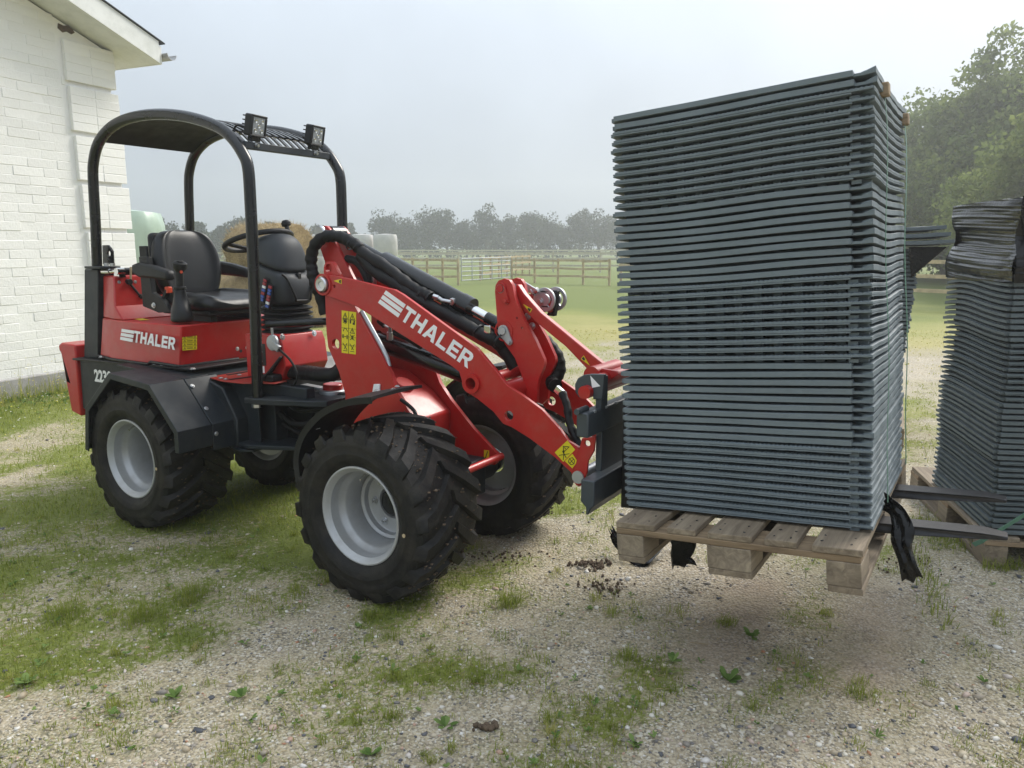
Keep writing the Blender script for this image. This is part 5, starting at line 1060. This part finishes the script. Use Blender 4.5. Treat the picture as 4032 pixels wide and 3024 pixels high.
# torn black film hanging from the load
def ribbon(pts, w_, name, label, n=6, tw=0., seed=0, jag=.02):
    P_ = curve(pts, n); g = np.random.default_rng(seed); vs = []; k = len(P_); m_ = 7
    for i, p in enumerate(P_):
        d = (P_[min(i+1, k-1)]-P_[max(i-1, 0)]).normalized(); s_ = d.cross(Vector((-.53, -.85, .0)))
        if s_.length < .1: s_ = Vector((1, 0, 0))
        s_.normalize(); nn = s_.cross(d); a = tw*i/k
        for j in range(m_):
            f = j/(m_-1)-.5; vs.append(p+(s_*math.cos(a)+nn*math.sin(a))*f*w_*(1+.15*math.sin(i*.35+seed))+nn*(.006*math.sin(j*2.1+i*.25)+g.normal()*.0012)+d*(g.normal()*jag if i in (0, k-1) else 0))
    fs = [(i*m_+j, (i+1)*m_+j, (i+1)*m_+j+1, i*m_+j+1) for i in range(k-1) for j in range(m_-1)]
    o = MB().add(vs, fs).build(name, 'film', None, smooth=80); so_ = o.modifiers.new('thick', 'SOLIDIFY'); so_.thickness = .0015
    tag(o, label, 'plastic film', 'torn black film'); return o
SL = lambda px, py, **k: (lambda d, e: e+d*((list(k.values())[0]-e['uvw'.index(list(k)[0])])/d['uvw'.index(list(k)[0])]))(SM.inverted().to_3x3() @ ray(px, py), SM.inverted() @ CAMP)
sw_ = lambda px, py, v: SM @ SL(px, py, v=v)
ribbon([sw_(3480, 1975, .42), sw_(3530, 2010, .40), sw_(3555, 2080, .37), sw_(3550, 2140, .35), sw_(3570, 2210, .34), sw_(3595, 2285, .34)],   .060, 'film_strip', 'torn black plastic film strip hanging below the near fork', seed=3, jag=.006)
ribbon([gnd(2405, 2165)+Vector((0, 0, .10)), gnd(2440, 2185)+Vector((0, 0, .06)), gnd(2520, 2225)+Vector((0, 0, .015)), gnd(2580, 2205)+Vector((0, 0, .03)), gnd(2650, 2150)+Vector((0, 0, .06))], .05, 'film_strip', 'black plastic film scrap trailing on the gravel behind left pallet block', seed=5, tw=1.5)
ribbon([sw_(2690, 2110, .55), sw_(2690, 2150, .55), sw_(2680, 2190, .55), sw_(2690, 2225, .55)], .10, 'film_strip', 'bunched black plastic film hanging under the pallet deck', seed=7, jag=.012)
# --- right hand stack standing on the ground
RM = Matrix.Translation((2.225, 3.425, .146)) @ Matrix.Rotation(rad(-12), 4, 'Z')
pallet(RM, 'wooden pallet on the ground under the black wrapped stack at right')
def sagR(u, v, w_):
    h_ = clampf(w_/1.2); fv = v/.86
    return .020*h_*math.sin(math.pi*clampf(fv))*(.4+clampf(fv)) - .006*h_*math.sin(2*math.pi*fv) + .002*math.sin(u*9)
NR = 43; pr_R = 1.182/NR
for i in range(NR):
    w0 = (NR-1-i)*pr_R; kd = 'plain' if (i//10) % 2 == 0 else 'rib'
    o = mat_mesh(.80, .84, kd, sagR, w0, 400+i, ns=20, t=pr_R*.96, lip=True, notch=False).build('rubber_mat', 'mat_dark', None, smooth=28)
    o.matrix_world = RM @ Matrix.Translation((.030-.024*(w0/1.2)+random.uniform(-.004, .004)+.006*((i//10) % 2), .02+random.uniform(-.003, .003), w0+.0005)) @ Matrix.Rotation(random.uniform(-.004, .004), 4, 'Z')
    tag(o, f'dark grey rubber mat, {ordinal(i+1)} below the black film of the right stack', 'rubber mat', 'mats in the right stack')
# shiny black stretch film round the top of that stack
def wrapfn(u, v):
    g = u*4; s_ = int(min(g, 3.999)); f = g-s_; W2, D2 = .83, .88
    p = [(f*W2, 0), (W2, f*D2), (W2-f*W2, D2), (0, D2-f*D2)][s_]; nrm = [(0, -1), (1, 0), (0, 1), (-1, 0)][s_]
    z = v*.365; a = g*5.5
    fold = .007*abs(math.sin(z*62+2.2*math.sin(g*2.2)+.8*math.sin(g*7)))+.005*abs(math.sin(z*120+4*math.sin(g*1.3+1))) + .004*abs(math.sin(z*190+g*6)) + .006*math.sin(z*40+g*5) - .006
    corner = min(f, 1-f); fold *= clampf(corner*7+.15); waist = .035*math.exp(-((z-.20)/.055)**2)-.012*math.exp(-((z-.07)/.05)**2)
    return (p[0]+nrm[0]*(fold-waist)+.055, p[1]+nrm[1]*(fold-waist), z+.010*math.sin(g*3.3)*(1-v)+.012*math.sin(g*2.1+1)*v)
wb = MB().grid(wrapfn, 200, 120)
def topfn(u, v): return (.055+u*.83, v*.88, .366+.012*math.sin(8*u*4)*math.sin(v*6)+.006*math.sin(23*v))
wb.grid(topfn, 20, 20); wo = wb.build('film_wrap', 'film', None, smooth=80, recalc=False); wo.matrix_world = RM @ Matrix.Translation((-.062, 0, 1.180))
tag(wo, 'shiny black stretch film wrapped round the top of the right stack', 'stretch film')
mb = MB(); a = RM.inverted() @ hit(3860, 2120, RM @ Vector((-.02, 0, 0)), (RM.to_3x3() @ Vector((0, -1, 0)))); b = RM.inverted() @ hit(4060, 1985, RM @ Vector((-.02, 0, 0)), (RM.to_3x3() @ Vector((0, -1, 0))))
mb.bar(a+Vector((0, -.03, 0)), b+Vector((0, -.05, 0)), .002, .022, (0, -.3, 1)); mb.bar(a+Vector((0, -.03, 0)), a+Vector((-.03, -.01, -.03)), .002, .022, (0, -.3, 1))
o = mb.build('strap', 'strap', None); o.matrix_world = RM; tag(o, 'loose green plastic strap sticking out before the right stack', 'strap', 'green straps')
# --- third stack, mostly hidden behind the load
BM = Matrix.Translation((2.22, 5.95, .146)) @ Matrix.Rotation(rad(-26), 4, 'Z')
pallet(BM, 'wooden pallet under the stack hidden behind the tall load')
for i in range(45):
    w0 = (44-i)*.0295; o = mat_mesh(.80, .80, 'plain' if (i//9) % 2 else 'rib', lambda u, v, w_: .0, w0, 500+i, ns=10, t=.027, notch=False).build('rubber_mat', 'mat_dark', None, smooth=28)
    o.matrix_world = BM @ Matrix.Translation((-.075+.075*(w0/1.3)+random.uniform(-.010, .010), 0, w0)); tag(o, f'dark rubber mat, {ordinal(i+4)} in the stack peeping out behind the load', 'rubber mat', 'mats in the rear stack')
for i in range(3):
    w0 = 1.345+.05*(2-i); mb = mat_mesh(.90, .86, 'plain', lambda u, v, w_: .02*clampf((u-.7)/.3), w0, 560+i, ns=10, t=.034, notch=False)
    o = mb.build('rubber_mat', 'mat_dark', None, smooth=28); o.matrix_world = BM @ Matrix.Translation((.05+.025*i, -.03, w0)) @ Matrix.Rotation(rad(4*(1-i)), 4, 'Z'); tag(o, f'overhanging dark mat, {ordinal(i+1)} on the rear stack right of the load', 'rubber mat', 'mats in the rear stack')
P3 = [(.72, -.03, 1.34), (.96, -.03, 1.34), (.75, -.03, 1.12)]
o = MB().prism([(p[0], p[2]) for p in P3], lambda a, b, s: (a, -.03+.7*s, b)).build('film_sheet', 'film', None, bevel=.01); o.matrix_world = BM; tag(o, 'black plastic film stretched under the overhanging mats behind the load', 'plastic film', 'torn black film')
# ================================================================== LOOSE GROUND COVER
def rnd_pts(n, box, g, bias=1.6):
    """more points near the camera than far away"""
    x0, x1, y0, y1 = box; u = g.random(n); y = (y0**(1-bias)+u*(y1**(1-bias)-y0**(1-bias)))**(1/(1-bias)); x = g.uniform(-1, 1, n)*(y*.74+.35)
    k = (x > x0) & (x < x1); return x[k], y[k]
g = np.random.default_rng(11)
# pebbles
x, y = rnd_pts(46000, (-6, 6, 1.0, 7.5), g, 2.0); t_ = turf_at(x, y); k = g.random(len(x)) > t_*1.15; x, y = x[k], y[k]; k = bare_at(x, y) < .35; x, y = x[k], y[k]; n = len(x)
ph_ = (1+5**.5)/2; ico = np.array([(-1,ph_,0),(1,ph_,0),(-1,-ph_,0),(1,-ph_,0),(0,-1,ph_),(0,1,ph_),(0,-1,-ph_),(0,1,-ph_),(ph_,0,-1),(ph_,0,1),(-ph_,0,-1),(-ph_,0,1)])/1.9
icf = np.array([(0,11,5),(0,5,1),(0,1,7),(0,7,10),(0,10,11),(1,5,9),(5,11,4),(11,10,2),(10,7,6),(7,1,8),(3,9,4),(3,4,2),(3,2,6),(3,6,8),(3,8,9),(4,9,5),(2,4,11),(6,2,10),(8,6,7),(9,8,1)])
sz = np.clip(g.lognormal(math.log(.0044), .45, n), .002, .016); sc = sz[:, None]*g.uniform(.65, 1.35, (n, 3)); sc[:, 2] *= .6; an = g.uniform(0, 6.28, n)
V = ico[None]*(1+.22*g.normal(size=(n, 12, 1)))*sc[:, None, :]; c_, s_ = np.cos(an)[:, None], np.sin(an)[:, None]
V = np.stack([V[..., 0]*c_-V[..., 1]*s_+x[:, None], V[..., 0]*s_+V[..., 1]*c_+y[:, None], V[..., 2]+(hgt(x, y)+sz*.12)[:, None]], -1).reshape(-1, 3)
F = (icf[None]+12*np.arange(n)[:, None, None]).reshape(-1, 3); tone = np.clip(g.beta(2.2, 1.3, n), 0, .985); tone[g.random(n) < .012] = 1.
tag(npmesh('gravel', V, F, 'pebble', dict(tone=np.repeat(tone, 12)), smooth=True), 'loose grey and tan pebbles on the yard', 'gravel', kind='stuff')
# grass
def blades(x, y, ln, wd, tone, g, spread=.5, z0=None, droop=.5):
    n = len(x); a = g.uniform(0, 6.28, n); tilt = np.abs(g.normal(0, spread, n)); d = np.stack([np.cos(a)*np.sin(tilt), np.sin(a)*np.sin(tilt), np.cos(tilt)], 1)
    s = np.stack([-np.sin(a), np.cos(a), np.zeros(n)], 1)*(wd/2)[:, None]; b_ = np.stack([x, y, (hgt(x, y) if z0 is None else z0)-.003], 1)
    m_ = b_+d*(ln*.55)[:, None]; e = b_+d*ln[:, None]+np.stack([np.cos(a)*ln*droop*.35, np.sin(a)*ln*droop*.35, -ln*droop*.28], 1)
    V = np.concatenate([b_-s, b_+s, m_+s*.8, m_-s*.8, e]); i = np.arange(n); F = np.concatenate([np.stack([i, i+n, i+2*n], 1), np.stack([i, i+2*n, i+3*n], 1), np.stack([i+3*n, i+2*n, i+4*n], 1)]); return V, F, np.tile(tone, 5)
Vs, Fs, Ts, off = [], [], [], 0
def put(V, F, T):
    global off
    Vs.append(V); Fs.append(F+off); Ts.append(T); off += len(V)
# carpet by cover
x, y = rnd_pts(330000, (-8, 8, 1.0, 9.5), g, 1.45); t_ = turf_at(x, y)*(1-bare_at(x, y)); k = g.random(len(x)) < np.clip((t_-.22)*1.3, 0, 1); x, y = x[k], y[k]
hs_ = .6+.9*fbm(x*3, y*3, 2); ln = g.uniform(.010, .036, len(x))*hs_*(1+.05*y); put(*blades(x, y, ln, .0020+.0005*y+0*ln, np.clip(dry_at(x, y)*.9+g.normal(0, .18, len(x)), 0, 1), g, .7))
x, y = rnd_pts(50000, (-14, 14, 7, 14), g, 1.2); t_ = turf_at(x, y); k = g.random(len(x)) < t_; x, y = x[k], y[k]
ln = g.uniform(.015, .045, len(x))*(.5+.8*fbm(x*.6, y*.6, 3))*(.6+.02*y); put(*blades(x, y, ln, .006+.0007*y+0*ln, np.clip(dry_at(x, y)*.9+.15+g.normal(0, .15, len(x)), 0, 1), g, .9))
# tufts
tx_, ty_ = rnd_pts(1500, (-6, 6, 1.1, 8), g, 1.6); t_ = turf_at(tx_, ty_); k = g.random(len(tx_)) < (.10+.9*t_)*(1-bare_at(tx_, ty_)); tx_, ty_ = tx_[k], ty_[k]
for i in range(len(tx_)):
    m_ = int(g.integers(14, 60)); r = g.uniform(.012, .045); L0 = g.uniform(.02, .055); x = tx_[i]+g.normal(0, r*.6, m_); y = ty_[i]+g.normal(0, r*.6, m_)
    put(*blades(x, y, L0*g.uniform(.5, 1.2, m_), np.full(m_, .0022), np.clip(g.normal(.32, .15)+g.normal(0, .12, m_), 0, 1), g, .65))
# longer grass round pallets, wheels and the house wall
def along(p, q, n, w_, lo, hi):
    f = g.random(n); x = p[0]+(q[0]-p[0])*f+g.normal(0, w_, n); y = p[1]+(q[1]-p[1])*f+g.normal(0, w_, n); put(*blades(x, y, g.uniform(lo, hi, n), np.full(n, .0035), np.clip(g.normal(.25, .15, n), 0, 1), g, .5))
hw0 = HC+hn*.12; hw1 = HC-hd*4+hn*.12
along(hw0, hw1, 2200, .10, .03, .22); along(gnd(3600, 2150), gnd(3720, 2480), 260, .03, .02, .08); along(gnd(3880, 2240), gnd(4030, 2235), 160, .02, .03, .10); along(gnd(3620, 2050), gnd(3850, 2180), 300, .05, .02, .09)
along(hw0+hn*.5, hw1+hn*.7, 2500, .25, .02, .12)
tag(npmesh('grass', np.concatenate(Vs), np.concatenate(Fs), 'grass_blade', dict(tone=np.concatenate(Ts))), 'short sparse grass growing through the gravel', 'grass', kind='stuff')
# broad-leaved weeds
def leafset(px, py, n, L0, w_, g, up_=.5):
    V = []; F = []
    for i in range(n):
        a = g.uniform(0, 6.28); el = g.uniform(.15, up_+.3); l = L0*g.uniform(.6, 1.2); d = np.array([math.cos(a)*math.cos(el), math.sin(a)*math.cos(el), math.sin(el)]); s = np.array([-math.sin(a), math.cos(a), 0])
        b_ = np.array([px, py, .002]); o = len(V); nn = np.cross(s, d)
        for f, hw, dz in ((0, .05, 0), (.3, .3, .0), (.6, .5, .02), (.85, .35, -.02), (1, .02, -.10)):
            c = b_+d*l*f+np.array([0, 0, dz*l]); V += [c-s*w_*hw+nn*.1*w_*hw, c, c+s*w_*hw+nn*.1*w_*hw]
        for k in range(4):
            for j in range(2): F.append((o+k*3+j, o+k*3+j+1, o+k*3+j+4, o+k*3+j+3))
    return V, F
WV, WF = [], []
wx, wy = rnd_pts(1100, (-6, 6, 1.2, 6), g, 1.6); t_ = turf_at(wx, wy); k = g.random(len(wx)) < (.12+.8*t_)*(1-bare_at(wx, wy)); wx, wy = wx[k], wy[k]
for a_, b_ in zip(wx, wy):
    v, f = leafset(a_, b_, int(g.integers(3, 8)), g.uniform(.010, .028), g.uniform(.006, .014), g); WF += [tuple(i+len(WV) for i in q_) for q_ in f]; WV += v
for _ in range(420):
    f = g.random(); p = hw0+(hw1-hw0)*f+hn*abs(g.normal(0, .35)); v, fc_ = leafset(p.x, p.y, int(g.integers(3, 8)), g.uniform(.02, .06), g.uniform(.008, .02), g, 1.); WF += [tuple(i+len(WV) for i in q_) for q_ in fc_]; WV += v
wt = np.repeat(g.random(len(WV)//15), 15)
tag(npmesh('weeds', np.array(WV), np.array(WF), 'weed_leaf', dict(tone=wt)), 'small broad-leaved weeds scattered over the gravel', 'weeds', kind='stuff')
# single plants and tufts that stand out in the foreground
single = [((2010, 2380), 'g', 'big bushy grass tuft on the gravel right of the front wheel', 1.5), ((1460, 2430), 'g', 'spiky grass tuft just below the near front wheel', 1.1), ((2470, 2590), 'g', 'bright round grass tuft in the gravel below the left pallet block', 1.1), ((1870, 2680), 'g', 'yellow green grass tuft in the middle foreground', .9), ((1755, 2855), 'w', 'reddish dock plant with broad leaves at bottom centre', 1.2), ((1550, 2825), 'g', 'small dense green tuft left of the reddish dock plant', .8), ((2960, 2500), 'w', 'leafy weed beside the left brown soil imprint', 1.3), ((2870, 2680), 'w', 'broad weed in the shade in front of the load', 1.5), ((3380, 2740), 'g', 'dark grass tuft with a bent straw at lower right', 1.0), ((750, 2350), 'g', 'large soft grass clump on the left lawn patch', 1.7), ((560, 2430), 'g', 'wide pale grass clump near the left edge', 1.8), ((260, 2420), 'g', 'thick grass clump at the far left edge', 1.8), ((950, 2740), 'w', 'young leafy weed in left foreground gravel', 1.2), ((110, 2680), 'w', 'rosette weed at the left border of the picture', 1.4), ((690, 2740), 'w', 'pale leafed weed on the left foreground gravel', 1.2), ((2500, 2930), 'w', 'bright small weed at the bottom right of centre', 1.0), ((1460, 2970), 'w', 'low weed with round leaves at the bottom edge', 1.2), ((2860, 2450), 'g', 'grass tuft growing at the edge of the shade below the pallet', 1.0), ((1280, 2010), 'g', 'grass tuft between the wheels under the loader', 1.3), ((2650, 2600), 'w', 'small weed right of the round bright tuft', 1.1)]
for (px, py), kd, lab, s_ in single:
    p = gnd(px, py); q_ = np.random.default_rng(px)
    if kd == 'g':
        m_ = int(110*s_); r = .022*s_; x = q_.normal(0, r, m_); y = q_.normal(0, r, m_); V, F, T = blades(x, y, .055*s_*q_.uniform(.4, 1.15, m_), np.full(m_, .0024), np.clip(q_.normal(.18, .14, m_), 0, 1), q_, .55, z0=np.zeros(m_)); o = npmesh('grass_tuft', V, F, 'grass_blade', dict(tone=T)); o.location = (p.x, p.y, float(hgt(np.array([p.x]), np.array([p.y]))[0])); tag(o, lab, 'grass tuft', 'foreground grass tufts')
    else:
        V, F = leafset(0, 0, int(8*s_), .034*s_, .016*s_, q_, .7); o = npmesh('weed_plant', np.array(V), np.array(F), 'weed_leaf', dict(tone=np.repeat(q_.random(len(V)//15), 15))); o.location = (p.x, p.y, float(hgt(np.array([p.x]), np.array([p.y]))[0])); tag(o, lab, 'weed', 'foreground weeds')
# straw bits
n = 1500; x, y = rnd_pts(n, (-4, 4, 1.1, 5.5), g, 1.5); n = len(x); a = g.uniform(0, 6.28, n); l = g.uniform(.015, .07, n)*(g.random(n)**1.5*.9+.25); l[:12] *= 2.2
d = np.stack([np.cos(a)*l, np.sin(a)*l, g.uniform(-.004, .008, n)], 1); s = np.stack([-np.sin(a), np.cos(a), 0*a], 1)*.0011; b0_ = np.stack([x, y, hgt(x, y)+.004], 1); upv = np.array([0, 0, .0016])
V = np.concatenate([b0_-s, b0_+s, b0_+upv, b0_+d-s, b0_+d+s, b0_+d+upv]); i = np.arange(n); F = np.concatenate([np.stack([i, i+n, i+4*n, i+3*n], 1), np.stack([i+n, i+2*n, i+5*n, i+4*n], 1), np.stack([i+2*n, i, i+3*n, i+5*n], 1)])
tag(npmesh('straw_litter', V, F, 'straw_bit', dict(tone=np.tile(g.random(n), 6))), 'bits of dry straw lying about', 'straw', kind='stuff')
# crumbs of dung and soil right of the front wheel
def heap(px, py, n, r, s, name, label, seed):
    p = gnd(px, py); q_ = np.random.default_rng(seed); mb = MB()
    for _ in range(n):
        c = Vector((q_.normal(0, r), q_.normal(0, r*.6), abs(q_.normal(0, s*.5)))); sc = s*q_.uniform(.4, 1.2); mb.add([c+Vector(v)*sc*q_.uniform(.7, 1.3) for v in ico.tolist()], [tuple(f) for f in icf.tolist()])
    o = mb.build(name, 'soil', None, smooth=60, recalc=False); o.location = (p.x, p.y, 0); tag(o, label, 'soil', 'crumbled soil heaps'); return o
heap(2330, 2225, 60, .05, .010, 'soil_crumbs', 'brown crumbled dung left of the pallet corner', 1); heap(2380, 2310, 50, .06, .008, 'soil_crumbs', 'flatter brown crumbs in front of the left pallet block', 2); heap(1990, 2195, 50, .07, .007, 'soil_crumbs', 'dark brown crumbs beside the front tyre', 3); heap(1905, 2865, 26, .014, .010, 'soil_crumbs', 'small dark dung lump at bottom centre', 4); heap(3560, 2230, 40, .10, .006, 'soil_crumbs', 'reddish soil crumbs under the fork tips', 6)
# tall dry flower stalks along the house
Vs, Fs, Ts, off = [], [], [], 0
FVs = []
for _ in range(70):
    f = g.random(); p = hw0+(hw1-hw0)*f*.9+hn*abs(g.normal(0, .18)); h_ = g.uniform(.15, .5); n = int(g.integers(5, 12)); x = np.full(n, p.x)+g.normal(0, .015, n); y = np.full(n, p.y)+g.normal(0, .015, n)
    put(*blades(x, y, h_*g.uniform(.5, 1, n), np.full(n, .004), np.clip(g.normal(.6, .2, n), 0, 1), g, .25, droop=.15)); FVs += [(p.x+g.normal(0, .06), p.y+g.normal(0, .06), h_*g.uniform(.4, .9)) for _ in range(7)]
for _ in range(500):
    f = g.random(); p = hw0+(hw1-hw0)*f+hn*abs(g.normal(0, .8)); FVs.append((p.x, p.y, g.uniform(.02, .12)))
tag(npmesh('dry_stalks', np.concatenate(Vs), np.concatenate(Fs), 'grass_blade', dict(tone=np.concatenate(Ts))), 'dry flower stalks growing along the house wall', 'weeds', kind='stuff')
FV = np.array(FVs); n = len(FV); r = g.uniform(.005, .011, n); V = np.concatenate([FV+np.stack([np.cos(t)*r, np.sin(t)*r, np.full(n, .002*math.sin(3*t))], 1) for t in (0, 1.26, 2.51, 3.77, 5.03)]); i = np.arange(n)
tag(npmesh('wild_flowers', V, np.stack([i+k*n for k in range(5)], 1), 'petal', dict(tone=np.tile(g.random(n), 5))), 'tiny yellow and white wild flowers by the house', 'flowers', kind='stuff')
# ================================================================== HAZE
hz = MB().box((-140, -12, -1.0), (160, 160, 14.5)).build('haze', None, None)
mh = D.materials.new('haze'); mh.use_nodes = True; th_ = mh.node_tree; th_.nodes.clear(); MATS['haze'] = mh
ho_ = th_.nodes.new('ShaderNodeOutputMaterial'); hv = th_.nodes.new('ShaderNodeVolumePrincipled')
hv.inputs['Color'].default_value = (.93, .95, .98, 1); hv.inputs['Density'].default_value = .0032; hv.inputs['Anisotropy'].default_value = .6
th_.links.new(hv.outputs[0], ho_.inputs['Volume']); hz.data.materials.append(mh); tag(hz, 'pale mist in the air over the whole yard', 'mist', kind='stuff')
